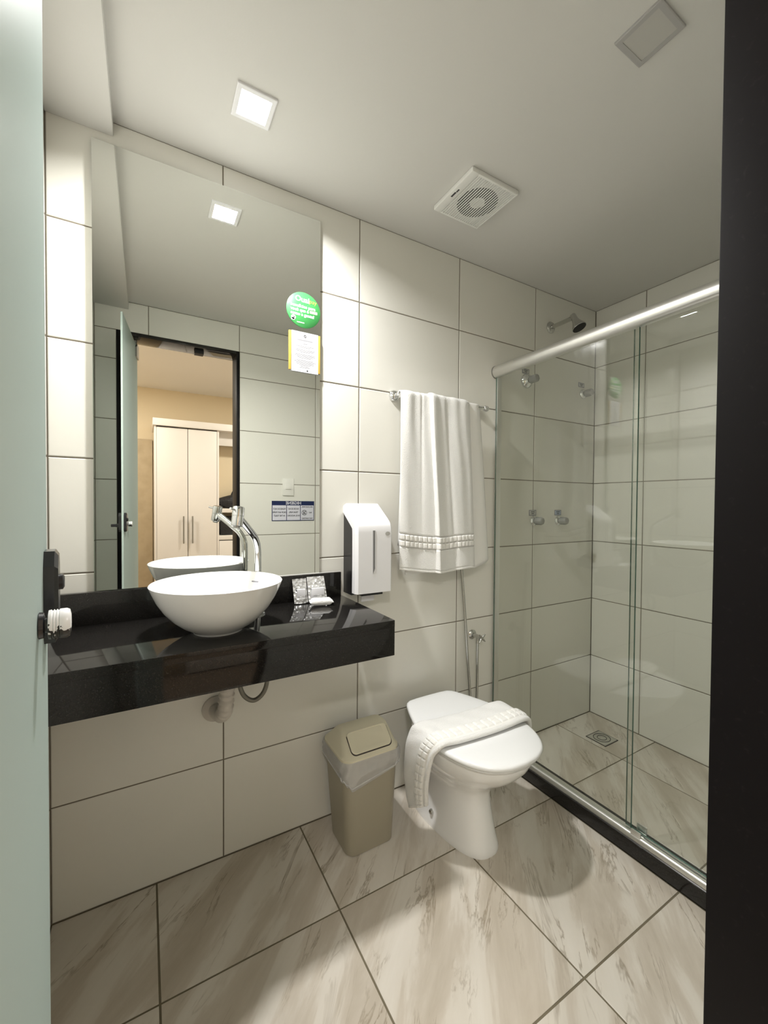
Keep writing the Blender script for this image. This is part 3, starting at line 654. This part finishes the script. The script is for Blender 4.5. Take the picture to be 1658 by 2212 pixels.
def patch(x0, x1, t0, t1, rx, d, inset=0):
    out = []
    for cx, ctt, a0 in ((x1-rx, t1-0.12, 0), (x0+rx, t1-0.12, 90), (x0+rx, t0+0.24, 180), (x1-rx, t0+0.24, 270)):
        rt = 0.12 if a0 < 180 else 0.24
        for k in range(7):
            a = math.radians(a0 + 15*k); out.append(slope(cx + (rx)*math.cos(a), ctt + rt*math.sin(a), d))
    return out
MB().loft([patch(0.3308, 0.4892, 0.035, 1.05, 0.018, -0.002), patch(0.3308, 0.4892, 0.035, 1.05, 0.018, 0.0022)]).build('flap_gap', 'mdf_gap', ld)
MB().loft([patch(0.3325, 0.4875, 0.09, 1.10, 0.017, -0.001), patch(0.3325, 0.4875, 0.09, 1.10, 0.017, 0.0035), patch(0.335, 0.485, 0.11, 1.09, 0.016, 0.005), patch(0.345, 0.475, 0.24, 1.06, 0.014, 0.005), patch(0.350, 0.470, 0.30, 1.04, 0.013, 0.003)]).build('flap', 'cream_plastic', ld, angle=25)
# liner bag folded over the rim
mb = MB(); rings = []
base = rrect(0, 1, 0, 1, 0.16, 0, 12); nb = len(base)
for k in range(9):
    t = k/8; ring = []
    for j, (u, v, _) in enumerate(base):
        low = interp(u, [(0, 0.265), (0.15, 0.232), (0.30, 0.222), (0.6, 0.250), (1, 0.285)]) + 0.02*v + 0.004*math.sin(j*1.7)
        z = LZ + 0.003 + (low - LZ - 0.003)*t
        g_ = 0.004 + 0.006*math.sin(PI*t)*(0.5+0.5*math.sin(j*0.9+k)) + 0.004*t*(1-t) + (0.003 if k == 7 else 0)
        e_ = (1 - (LZ-z)/LZ)
        x0 = 0.320 - 0.021*e_ - g_; x1 = 0.503 + 0.014*e_ + g_; y0 = -0.221 - 0.011*e_ - g_; y1 = -0.056 + 0.024*e_ + g_
        ring.append((x0 + (x1-x0)*u, y0 + (y1-y0)*v, z))
    rings.append(ring)
mb.loft(rings, False, False); mb.build('liner_bag', 'bag_film', bn, angle=60)
# rolled lower edge of the bag
edge = [(Vector(p) + Vector((0, 0, 0.002))) for p in rings[7]] ; edge.append(edge[0])
MB().tube(edge, 0.0022, 8, caps=False).build('bag_hem', 'bag_film', bn)

# ------------------------------------------------------------------ toilet
TX = 0.747
to = thing('toilet', 'white ceramic toilet with a closed lid', 'toilet', (TX, -0.30, 0))
def egg(z, yf, yb, hw, taper, nexp, N=56):
    yc = (yf+yb)/2; hl = (yb-yf)/2; out = []
    for k in range(N):
        a = 2*PI*k/N; c_, s_ = math.cos(a), math.sin(a)
        yy_ = math.copysign(abs(s_)**(2/nexp), s_); xx_ = math.copysign(abs(c_)**(2/nexp), c_)
        s = (yy_+1)/2                                   # 0 front, 1 back
        out.append((TX + hw*xx_*(1 - taper*(1-s)), yc + hl*yy_, z))
    return out
LV = [(0.0, -0.448, -0.055, 0.112, 0.24, 2.7), (0.010, -0.449, -0.053, 0.113, 0.24, 2.7), (0.022, -0.445, -0.056, 0.108, 0.22, 2.7), (0.05, -0.436, -0.060, 0.100, 0.18, 2.6), (0.10, -0.424, -0.064, 0.091, 0.13, 2.5),
      (0.15, -0.415, -0.066, 0.087, 0.10, 2.4), (0.185, -0.413, -0.068, 0.088, 0.07, 2.3), (0.215, -0.424, -0.070, 0.097, 0.03, 2.25), (0.245, -0.455, -0.074, 0.116, -0.02, 2.2), (0.275, -0.497, -0.078, 0.139, -0.03, 2.15),
      (0.305, -0.533, -0.082, 0.158, -0.03, 2.15), (0.335, -0.558, -0.084, 0.171, -0.02, 2.15), (0.360, -0.570, -0.086, 0.177, 0.0, 2.2), (0.372, -0.571, -0.086, 0.178, 0.0, 2.2), (0.376, -0.566, -0.090, 0.174, 0.0, 2.2)]
MB().loft([egg(*l) for l in LV]).build('bowl', 'ceramic', to, angle=70)
def lid_outline(z, grow=0.0):
    tab = catmull([(0.112, -0.0915, 0), (0.126, -0.115, 0), (0.155, -0.185, 0), (0.180, -0.265, 0), (0.190, -0.345, 0), (0.184, -0.425, 0), (0.160, -0.500, 0), (0.117, -0.556, 0), (0.060, -0.585, 0), (0.0, -0.593, 0)], 5)
    R0 = [(p.x, p.y) for p in tab]
    bk_ = [(0.0, -0.0755), (0.060, -0.0765), (0.095, -0.0805)]
    half = bk_ + R0
    full = half + [(-x, y) for x, y in reversed(half[1:-1])]
    cx, cy = 0, -0.335
    out = []
    for x, y in full:
        l = math.hypot(x-cx, y-cy); out.append((TX + x + (x-cx)/l*grow, y + (y-cy)/l*grow, z))
    return out
SZ = 0.3765
MB().loft([lid_outline(SZ+0.0, -0.013), lid_outline(SZ+0.002, -0.009), lid_outline(SZ+0.008, -0.007), lid_outline(SZ+0.0105, -0.010)]).build('seat', 'toilet_plastic', to, angle=50)
mb = MB().loft([lid_outline(SZ+0.013, -0.006), lid_outline(SZ+0.014, -0.001), lid_outline(SZ+0.019, 0.0015), lid_outline(SZ+0.025, 0.0), lid_outline(SZ+0.0285, -0.004), lid_outline(SZ+0.030, -0.010), lid_outline(SZ+0.0315, -0.030), lid_outline(SZ+0.0325, -0.07)])
lidz = SZ + 0.032
mb.build('lid', 'toilet_plastic', to, angle=50)
for sx_ in (-1, 1): MB().lathe([(0.012, 0), (0.012, 0.010), (0.009, 0.013), (0.001, 0.0135)], (TX + sx_*0.07, -0.083, SZ-0.002), seg=18).build('hinge_cap', 'toilet_plastic', to)
MB().lathe([(0.0095, -0.003), (0.0095, 0.003), (0.007, 0.008), (0.001, 0.010)], (TX-0.0930, -0.235, 0.052), (-1, -0.15, 0.12), 18).build('bolt_cap', 'chrome_dull', to)

# folded towel laid across the lid
tt_ = thing('hand_towel', 'folded white towel draped across the toilet lid', 'towel', (TX, -0.36, 0.12))
cp = [(0.566, -0.268, 0.125), (0.558, -0.272, 0.165), (0.5445, -0.283, 0.230), (0.536, -0.300, 0.300), (0.536, -0.318, 0.370), (0.546, -0.333, 0.408), (0.568, -0.342, 0.4235), (0.62, -0.350, 0.4225), (0.69, -0.357, 0.4230), (0.76, -0.361, 0.4225), (0.83, -0.362, 0.4230), (0.895, -0.361, 0.4245), (0.932, -0.359, 0.4195), (0.949, -0.356, 0.401), (0.9535, -0.352, 0.365), (0.9525, -0.348, 0.325)]
pth = catmull(cp, 9); NP = len(pth)
nrmv = []
for i in range(NP):
    t = (pth[min(i+1, NP-1)] - pth[max(i-1, 0)]).normalized(); n_ = Vector((0, -1, 0)).cross(t); n_ = (Vector((-t.z, 0, t.x))).normalized(); nrmv.append(n_)
def HW(i):
    return interp(i/(NP-1), [(0, 0.052), (0.15, 0.068), (0.35, 0.076), (1, 0.072)])
def rib(i, w, lift):
    """i: index on the path, w in -1 (front edge, to the doorway) .. 1 (back edge)"""
    p = pth[i]; edge_ = (1-abs(w)**6); q_ = max(0, 1-i/45.0); return p + Vector((0, w*HW(i), -0.034*w*q_)) + nrmv[i]*(lift*edge_**0.5)
def band_h(i, w):
    if w > -0.22 or w < -0.84: return 0.0
    q = (i/4.2) % 1.0; r_ = ((w + 0.84)/0.31) % 1.0; fx = min(q, 1-q); fy = min(r_, 1-r_)
    return 0.0058*min(1, fx/0.14)*min(1, fy/0.14) - 0.0016
mb = MB(); NW = 41; ws = [-1 + 2*j/(NW-1) for j in range(NW)]
topr = [[rib(i, w_, 0.010 + 0.0012*math.sin(i*0.5+w_*4)) for w_ in ws] for i in range(NP)]
botr = [[rib(i, w_, -0.0085) for w_ in ws] for i in range(NP)]
rings = [topr[i] + botr[i][::-1][1:-1] for i in range(NP)]
mb.loft(rings).build('folded_cloth', 'towel', tt_, angle=180)
def bandf(u, v):
    k = u*(NP-1)*1.0; i0 = min(int(k), NP-2); f_ = k-i0; w_ = -0.92 + 0.76*v
    a_ = rib(i0, w_, 0.0112 + band_h(k, w_)); b_ = rib(i0+1, w_, 0.0112 + band_h(k, w_)); return a_.lerp(b_, f_)
MB().grid(420, 33, bandf).build('border_band', 'towel_flat', tt_, angle=180)
MB().tube([rib(i, -0.985, 0.001) for i in range(3, NP-2)], 0.0088, 10).build('rolled_edge', 'towel', tt_, angle=180)

# ------------------------------------------------------------------ shower
cb = MB().rbox(1.163, 1.244, YD, 0, 0, 0.053, 0.002).build('shower_curb', 'granite'); setbase(cb, (1.2, -0.63, 0)); tag(cb, 'black granite curb along the shower floor', 'curb')
ss = thing('shower_screen', 'fixed glass shower screen with aluminium top rail and bottom track', 'shower screen', (1.19, -0.33, 0.053))
def track(z0, prof):
    return [[(x, y, z) for x, z in prof] for y in (-0.0015, YD+0.0015)]
pf = [(1.1705, 0.0532), (1.1715, 0.064), (1.1745, 0.0705), (1.180, 0.0735), (1.186, 0.0725), (1.1895, 0.066), (1.2145, 0.0645), (1.2155, 0.0532)]
MB().loft(track(0, pf)).build('bottom_track', 'aluminium', ss, angle=50)
RX, RZ = 1.186, 1.829
pr_ = [(RX + 0.0245*math.cos(math.radians(a)), RZ + 0.028*math.sin(math.radians(a))) for a in range(0, 360, 12)]
MB().loft(track(0, pr_)).build('top_rail', 'aluminium', ss, angle=60)
pr2 = [(RX + 0.0262*math.cos(math.radians(a)), RZ + 0.0297*math.sin(math.radians(a))) for a in range(0, 360, 12)]
MB().loft([[(x, y, z) for x, z in pr2] for y in (-0.001, -0.005)]).build('rail_cap', 'aluminium_dark', ss, angle=60)
mb = MB().rbox(1.1865, 1.2145, -0.015, -0.001, 0.066, 1.803, 0.0015); mb.build('wall_profile', 'aluminium', ss)
FG = 1.186
def pane(name, x, y0, y1, z0, z1, parent):
    mb = MB().box(x-0.004, x+0.004, y0, y1, z0, z1); o = mb.build(name, ['shower_glass', 'glass_edge'], parent, smooth=False)
    for p in o.data.polygons: p.material_index = 0 if abs(p.normal.x) > 0.9 else 1
    return o
pane('glass_pane', FG, -0.668, -0.010, 0.070, 1.812, ss)
gd = MB().rbox(FG-0.012, FG+0.030, -0.705, -0.672, 0.0655, 0.0665, 0.0004); gd.rbox(FG-0.012, FG-0.006, -0.705, -0.672, 0.066, 0.088, 0.001); gd.rbox(FG+0.027, FG+0.033, -0.705, -0.672, 0.066, 0.092, 0.001)
gd.build('door_guide', 'aluminium', ss)
sd = pane('sliding_shower_door', 1.2055, -1.25, -0.640, 0.070, 1.812, None); setbase(sd, (1.2055, -0.945, 0.070)); tag(sd, 'clear frameless sliding glass shower door', 'shower door')

# shower head
hd_ = thing('wall_shower', 'grey shower head on a short arm above the taps', 'shower head', (1.575, 0, 2.126))
MB().lathe([(0.030, 0), (0.030, 0.003), (0.024, 0.010), (0.012, 0.013)], (1.575, -0.001, 2.126), (0, -1, 0), 28).build('flange', 'chrome_dull', hd_)
MB().tube(catmull([(1.575, -0.008, 2.126), (1.575, -0.07, 2.126), (1.575, -0.125, 2.126), (1.577, -0.140, 2.120)], 5), 0.0105, 16).build('arm', 'chrome_dull', hd_)
ha = Vector((0.10, -0.42, -0.90)).normalized()
rs = MB().lathe([(0.013, -0.022), (0.0145, -0.012), (0.0145, 0.006), (0.016, 0.012), (0.017, 0.018), (0.026, 0.040), (0.033, 0.052), (0.034, 0.057), (0.032, 0.059)], (1.577, -0.139, 2.122), ha, 32).build('rose', 'chrome_dull', hd_)
MB().lathe([(0.0315, 0.0575), (0.0315, 0.0605), (0.001, 0.0610)], (1.577, -0.139, 2.122), ha, 28).build('nozzle_plate', 'rubber_black', rs)

# shower taps and their little printed plates
def tap(x, z, fr_, fl_, label, group='shower taps on the tiled wall'):
    t = thing('shower_tap', label, 'tap', (x, 0, z), group)
    MB().lathe([(fr_, 0), (fr_, 0.004), (fr_*0.92, fl_*0.55), (0.0165, fl_), (0.0150, fl_+0.001)], (x, -0.001, z), (0, -1, 0), 32).build('flange', 'chrome', t)
    MB().lathe([(0.0125, fl_-0.002), (0.0125, fl_+0.006)], (x, -0.001, z), (0, -1, 0), 20).build('stem', 'rubber_black', t)
    h0 = fl_ + 0.005; mb = MB(); rings = []
    for r, h in ((0.018, 0), (0.0195, 0.002), (0.0195, 0.030), (0.0175, 0.038), (0.012, 0.041)):
        rings.append([(x + r*(1+0.045*math.cos(8*a))*math.cos(a), -0.001-h0-h, z + r*(1+0.045*math.cos(8*a))*math.sin(a)) for a in [2*PI*k/32 for k in range(32)]])
    mb.loft(rings).build('handle', 'acrylic_grey', t, angle=50)
    return t
tap(1.396, 1.8195, 0.0365, 0.026, 'shower tap with the widest chrome flange, below the top rail')
tap(1.853, 1.8175, 0.026, 0.014, 'shower tap close to the corner of the shower')
tap(1.466, 1.1155, 0.025, 0.011, 'lower shower tap sitting on a tile joint')
tap(1.657, 1.1135, 0.025, 0.011, 'lower shower tap in the middle of a tile')
def plate(x0, x1, z0, z1, mat, label):
    p = thing('tap_label', label, 'label', ((x0+x1)/2, 0, z0), 'small printed plates above the taps')
    MB().box(x0, x1, -0.0016, -0.0002, z0, z1).build('backing', 'ink_grey', p, smooth=False)
    MB().box(x0+0.004, x1-0.004, -0.0020, -0.0014, z0+0.004, z1-0.004).build('face', mat, p, smooth=False)
    mb = MB(); w_ = x1-x0
    for f, hw in ((0.66, 0.26), (0.36, 0.18)): mb.box((x0+x1)/2-w_*hw, (x0+x1)/2+w_*hw, -0.0023, -0.0018, z0+(z1-z0)*f-0.0018, z0+(z1-z0)*f+0.0018)
    mb.build('print', 'ink_dark', p, smooth=False)
plate(1.368, 1.419, 1.857, 1.882, 'label_grey', 'small printed plate over the widest shower tap')
plate(1.814, 1.865, 1.854, 1.879, 'label_grey', 'small printed plate over the tap near the corner')
plate(1.431, 1.484, 1.1415, 1.171, 'label_grey', 'small grey printed plate over the lower tap on the joint')
plate(1.628, 1.682, 1.1415, 1.171, 'label_blue', 'small bluish printed plate over the lower mid-tile tap')

# floor drain
dn = thing('floor_drain', 'square metal drain with oval grille in the shower floor', 'drain', (1.758, -0.203, 0))
MB().loft([rrect(1.703, 1.814, -0.257, -0.150, 0.002, 0.0002), rrect(1.703, 1.814, -0.257, -0.150, 0.002, 0.0022)], cap0=True).build('frame', 'mdf_gap', dn)
MB().loft([rrect(1.707, 1.810, -0.253, -0.154, 0.004, 0.0020), rrect(1.709, 1.808, -0.251, -0.156, 0.004, 0.0040)]).build('plate', 'drain_grille', dn)
for k, r in enumerate((0.040, 0.031, 0.022, 0.012)):
    mb = MB(); ring = [(1.7585 + r*1.05*math.cos(a), -0.2035 + r*0.95*math.sin(a), 0.0042) for a in [2*PI*j/32 for j in range(33)]]; mb.tube(ring, 0.0016, 8, caps=False); mb.build('grille_ring', 'mdf_gap' if k % 2 == 0 else 'drain_grille', dn)

# ------------------------------------------------------------------ ceiling fittings
def downlight(cx, cy, lit, label):
    t = thing('ceiling_downlight', label, 'light', (cx, cy, ZC - 0.006))
    h = 0.0525; mb = MB(); z0, z1 = ZC-0.006, ZC
    i = 0.040
    vs = [(cx+sx_*r, cy+sy_*r, z) for r, z in ((h, z1), (h, z0+0.001), (h-0.002, z0), (i, z0), (i, z1)) for sx_, sy_ in ((-1,-1),(1,-1),(1,1),(-1,1))]
    fs = [(k*4+j, k*4+(j+1) % 4, (k+1)*4+(j+1) % 4, (k+1)*4+j) for k in range(4) for j in range(4)]
    mb.add(vs, fs); mb.build('frame', 'white_plastic' if lit else 'panel_frame', t, smooth=False)
    MB().box(cx-i, cx+i, cy-i, cy+i, z0+0.0012, z1-0.0005).build('diffuser', 'led_glow' if lit else 'panel_off', t, smooth=False)
    return t
downlight(0.001, -0.257, True, 'glowing square LED downlight in the ceiling above the counter')
downlight(0.7625, -0.908, False, 'unlit square grey downlight in the ceiling')
area_light('downlight_lamp', (0.001, -0.257, ZC-0.0064), 0.078, BATH_LAMP_W, (1.0, 0.985, 0.965), 153, '')

FXc, FYc, FH = 0.7690, -0.3085, 0.1055; FZ = ZC - 0.017
fn_ = thing('extractor_fan', 'square white slatted extractor fan in the ceiling', 'extractor fan', (FXc, FYc, FZ))
x0, x1, y0, y1 = FXc-FH, FXc+FH, FYc-FH, FYc+FH
gx0, gx1, gy0, gy1 = x0+0.030, x1-0.008, y0+0.009, y1-0.009
mb = MB()
mb.rbox(x0, gx0, y0, y1, FZ, ZC-0.0003, 0.003); mb.rbox(gx1, x1, y0, y1, FZ, ZC-0.0003, 0.003); mb.rbox(gx0-0.001, gx1+0.001, y0, gy0, FZ, ZC-0.0003, 0.003); mb.rbox(gx0-0.001, gx1+0.001, gy1, y1, FZ, ZC-0.0003, 0.003)
mb.build('frame', 'fan_plastic', fn_)
MB().box(gx0-0.002, gx1+0.002, gy0-0.002, gy1+0.002, FZ+0.0032, FZ+0.0052).build('back_plate', 'fan_plastic', fn_, smooth=False)
mb = MB(); gc = ((gx0+gx1)/2, FYc); r1_, r0_ = 0.073, 0.027
mb.lathe([(r1_, 0), (r1_, 0.0006), (r0_, 0.0006), (r0_, 0)], (gc[0], gc[1], FZ+0.0024), (0, 0, 1), 48, cap0=False, cap1=False); mb.add([], [])
mb.build('dark_opening', 'rubber_black', fn_, smooth=False)
ns = 19; pitch = (gx1-gx0)/ns
sl = None
for k in range(ns):
    xc = gx0 + pitch*(k+0.5)
    if sl is None:
        b0 = MB().rbox(xc-pitch*0.25, xc+pitch*0.25, gy0-0.001, gy1+0.001, FZ+0.0003, FZ+0.0022, 0.0008); sl = b0.build('slat', 'fan_plastic', fn_); X0 = xc
    else:
        o = sl.copy(); COL.objects.link(o); o.parent = fn_; o.location = (xc-X0, 0, 0)
mb = MB(); M_ = Matrix.Translation((x0+0.014, FYc-0.005, FZ-0.0003)) @ Matrix.Rotation(PI, 4, 'X') @ Matrix.Rotation(-PI/2, 4, 'Z')
mb.rbox(x0+0.010, x0+0.0165, FYc-0.004, FYc+0.020, FZ-0.0006, FZ+0.0002, 0.0002); mb.rbox(x0+0.0125, x0+0.0175, FYc-0.020, FYc-0.006, FZ-0.0006, FZ+0.0002, 0.0002); mb.build('maker_mark', 'ink_dark', fn_, smooth=False)

# ------------------------------------------------------------------ things on the door wall (seen in the mirror)
sw = thing('light_switch', 'white wall switch above the hygiene sign', 'switch', (0.555, YD, 1.249))
MB().rbox(0.517, 0.593, YD, YD+0.008, 1.249, 1.361, 0.003).build('plate', 'switch_plastic', sw)
MB().rbox(0.536, 0.574, YD+0.007, YD+0.0125, 1.290, 1.322, 0.003).build('rocker', 'switch_plastic', sw)
sg = thing('hygiene_sign', 'navy and white HIGIENE notice in three columns', 'sign', (0.592, YD, 1.081))
MB().box(0.447, 0.737, YD+0.0002, YD+0.0022, 1.081, 1.213).build('backing', 'navy', sg, smooth=False)
cw = (0.737-0.447-0.008-0.008)/3; cxs = []
for k in range(3):
    a_ = 0.737 - 0.004 - k*(cw+0.004); cxs.append(a_ - cw/2)
    MB().box(a_-cw, a_, YD+0.002, YD+0.0027, 1.0855, 1.184).build('panel', 'sign_paper', sg, smooth=False)
def doorM(x, z): return Matrix.Translation((x, YD+0.0031, z)) @ Matrix.Rotation(PI, 4, 'Z') @ Matrix.Rotation(PI/2, 4, 'X')
mb = MB().text('HIGIENE', 0.027, doorM(0.592, 1.1985), bold=0.0006, sx=1.05); mb.build('lettering', 'sign_paper', sg, smooth=False)
mb = MB()
for k, lines in enumerate((None, ('FAVOR DE NO', 'TIRAR PAPEL', 'EN EL INODORO'), ('PLEASE DO NOT', 'DROP ANY PAPER', 'IN THE TOILET'))):
    if lines:
        for i, t in enumerate(lines): mb.text(t, 0.0150, doorM(cxs[k], 1.160 - 0.0225*i), bold=0.0003, sx=0.74)
mb.text('NÃO JOGUE PAPEL', 0.0135, doorM(cxs[0], 1.1735), bold=0.0003, sx=0.68); mb.text('NO', 0.0135, doorM(cxs[0]+0.022, 1.135), bold=0.0003); mb.text('VASO SANITÁRIO', 0.0135, doorM(cxs[0], 1.0955), bold=0.0003, sx=0.72)
mb.build('lettering', 'ink_dark', sg, smooth=False)
mb = MB(); ic = (cxs[0]-0.020, YD+0.003, 1.135)
ring = [(ic[0]+0.017*math.cos(a), ic[1], ic[2]+0.017*math.sin(a)) for a in [2*PI*j/28 for j in range(29)]]; mb.tube(ring, 0.0014, 6, caps=False)
mb.tube([(ic[0]+0.012, ic[1], ic[2]+0.012), (ic[0]-0.012, ic[1], ic[2]-0.012)], 0.0013, 6)
mb.box(ic[0]-0.007, ic[0]-0.003, ic[1]-0.0004, ic[1]+0.0004, ic[2]-0.011, ic[2]+0.010); mb.box(ic[0]+0.001, ic[0]+0.008, ic[1]-0.0004, ic[1]+0.0004, ic[2]-0.011, ic[2]-0.002); mb.box(ic[0]+0.003, ic[0]+0.009, ic[1]-0.0004, ic[1]+0.0004, ic[2]+0.004, ic[2]+0.010)
mb.build('no_paper_symbol', 'ink_dark', sg, smooth=False)

# ------------------------------------------------------------------ bedroom beyond the doorway (seen in the mirror)
BX0, BX1, BYB, BZC = -1.20, 1.90, -3.65, 2.42
struct(MB().box(BX0-0.1, BX1+0.1, BYB-0.1, BYB, -0.05, BZC).build('wall_bedroom_back', 'paint_beige', smooth=False), 'beige bedroom wall behind the wardrobe')
struct(MB().box(BX0-0.1, BX0, BYB, YB, -0.05, BZC).build('wall_bedroom_left', 'paint_beige', smooth=False), 'beige bedroom side wall')
struct(MB().box(BX1, BX1+0.1, BYB, YB, -0.05, BZC).build('wall_bedroom_right', 'paint_beige', smooth=False), 'beige bedroom side wall')
struct(MB().box(BX0-0.1, BX1+0.1, BYB-0.1, YB, -0.12, 0).build('floor_bedroom', 'wood_floor', smooth=False), 'bedroom floor')
struct(MB().box(BX0-0.1, BX1+0.1, BYB-0.1, YB, BZC, BZC+0.1).build('ceiling_bedroom', 'paint_white', smooth=False), 'white bedroom ceiling')
struct(MB().rbox(-0.62, -0.20, BYB+0.001, BYB+0.03, 0, 1.868, 0.003).build('trim_2', 'tan_panel'), 'tan panel on the bedroom wall beside the wardrobe')
WY = -3.10
wd = thing('wardrobe', 'white two-door wardrobe with open shelves beyond the doorway', 'wardrobe', (0.3, -3.38, 0))
WX0, WXD, WX1 = -0.192, 0.372, 0.90
MB().rbox(WX0, WX0+0.018, BYB+0.04, WY, 0, 1.94, 0.001).build('side_panel', 'mdf_white', wd)
MB().rbox(WXD, WXD+0.018, BYB+0.04, WY, 0, 1.94, 0.001).build('side_panel', 'mdf_white', wd)
MB().rbox(WX1-0.018, WX1, BYB+0.04, WY, 0, 1.94, 0.001).build('side_panel', 'mdf_white', wd)
MB().rbox(WX0-0.012, WX1, BYB+0.04, WY+0.022, 1.94, 2.008, 0.002).build('crown', 'mdf_white', wd)
MB().box(WX0+0.018, WX1-0.018, BYB+0.035, BYB+0.05, 0.05, 1.94).build('back_panel', 'mdf_white', wd, smooth=False)
MB().box(WXD+0.018, WX1-0.018, -3.345, -3.335, 0.86, 1.94).build('niche_back', 'paint_beige', wd, smooth=False)
MB().box(WX0+0.018, WXD, BYB+0.05, WY-0.018, 0.0, 1.935).build('inner_box', 'mdf_gap', wd, smooth=False)
dm = (WX0+0.018+WXD)/2
for a_, b_, hx in ((WX0+0.020, dm-0.0025, dm-0.040), (dm+0.0025, WXD-0.003, dm+0.040)):
    d_ = MB().rbox(a_, b_, WY-0.017, WY+0.001, 0.06, 1.928, 0.0015).build('door', 'mdf_white', wd)
    mb = MB().tube([(hx, WY+0.028, 0.795), (hx, WY+0.028, 1.065)], 0.007, 12); mb.tube([(hx, WY, 0.83), (hx, WY+0.028, 0.83)], 0.005, 10); mb.tube([(hx, WY, 1.03), (hx, WY+0.028, 1.03)], 0.005, 10); mb.build('handle', 'aluminium_dark', d_)
for z0, z1 in ((1.098, 1.140), (0.815, 0.860)): MB().rbox(WXD+0.018, WX1-0.018, BYB+0.05, WY, z0, z1, 0.001).build('shelf', 'mdf_white', wd)
MB().rbox(WXD+0.020, WX1-0.020, WY-0.018, WY, 0.06, 0.806, 0.0015).build('drawer_front', 'mdf_white', wd)
MB().rbox(WXD+0.018, WX1-0.018, WY-0.10, WY-0.085, 1.80, 1.94, 0.001).build('valance', 'mdf_white', wd)
bg = thing('travel_bag', 'black bag lying on the upper wardrobe shelf', 'bag', (0.55, -3.3, 1.14))
mb = MB(); rings = []
for t in [k/8 for k in range(9)]:
    x_ = 0.405 + 0.36*t; r_ = 0.30 + 0.7*math.sin(PI*(0.12+0.76*t))
    rings.append([(x_, -3.225 + 0.08*r_*math.cos(a), 1.141 + max(0, 0.065 + (0.07+0.05*t)*r_*math.sin(a) + 0.004*math.sin(a*5+t*9) - 0.0) ) for a in [2*PI*j/20 for j in range(20)]])
mb.loft(rings).build('bag_body', 'bag_black', bg); MB().tube(catmull([(0.52, -3.225, 1.25), (0.56, -3.225, 1.33), (0.64, -3.225, 1.33), (0.68, -3.225, 1.25)], 6), 0.009, 10).build('bag_handle', 'bag_black', bg)
mb = MB(); mb.rbox(0.405, 0.72, -3.325, -3.15, 0.8605, 1.055, 0.03); bb = mb.build('folded_clothes', 'bag_black'); setbase(bb, (0.56, -3.24, 0.8605)); tag(bb, 'black bundle on the lower wardrobe shelf', 'clothes')
# bedroom ceiling lights, outside the mirror's view
for x_, y_, lb_ in ((1.05, -2.30, 'square LED light in the bedroom ceiling nearer the open wardrobe shelves'), (-0.78, -2.55, 'square LED light in the bedroom ceiling nearer the tan wall panel')):
    t = thing('bedroom_light', lb_, 'light', (x_, y_, BZC-0.012), 'bedroom ceiling lights')
    MB().box(x_-0.11, x_+0.11, y_-0.11, y_+0.11, BZC-0.010, BZC-0.0005).build('frame', 'white_plastic', t, smooth=False)
    MB().box(x_-0.095, x_+0.095, y_-0.095, y_+0.095, BZC-0.0112, BZC-0.0098).build('diffuser', 'led_glow', t, smooth=False)
    area_light('bedroom_lamp', (x_, y_, BZC-0.0118), 0.19, BED_LAMP_W, (1.0, 0.955, 0.90), 180, '')

# flat print and lettering are single joined parts too small to pick apart
for o in bpy.data.objects:
    if o.type == 'MESH' and o.parent and o.name.split('.')[0] in ('print', 'lettering', 'emblem', 'maker_mark', 'no_paper_symbol'): o['kind'] = 'stuff'
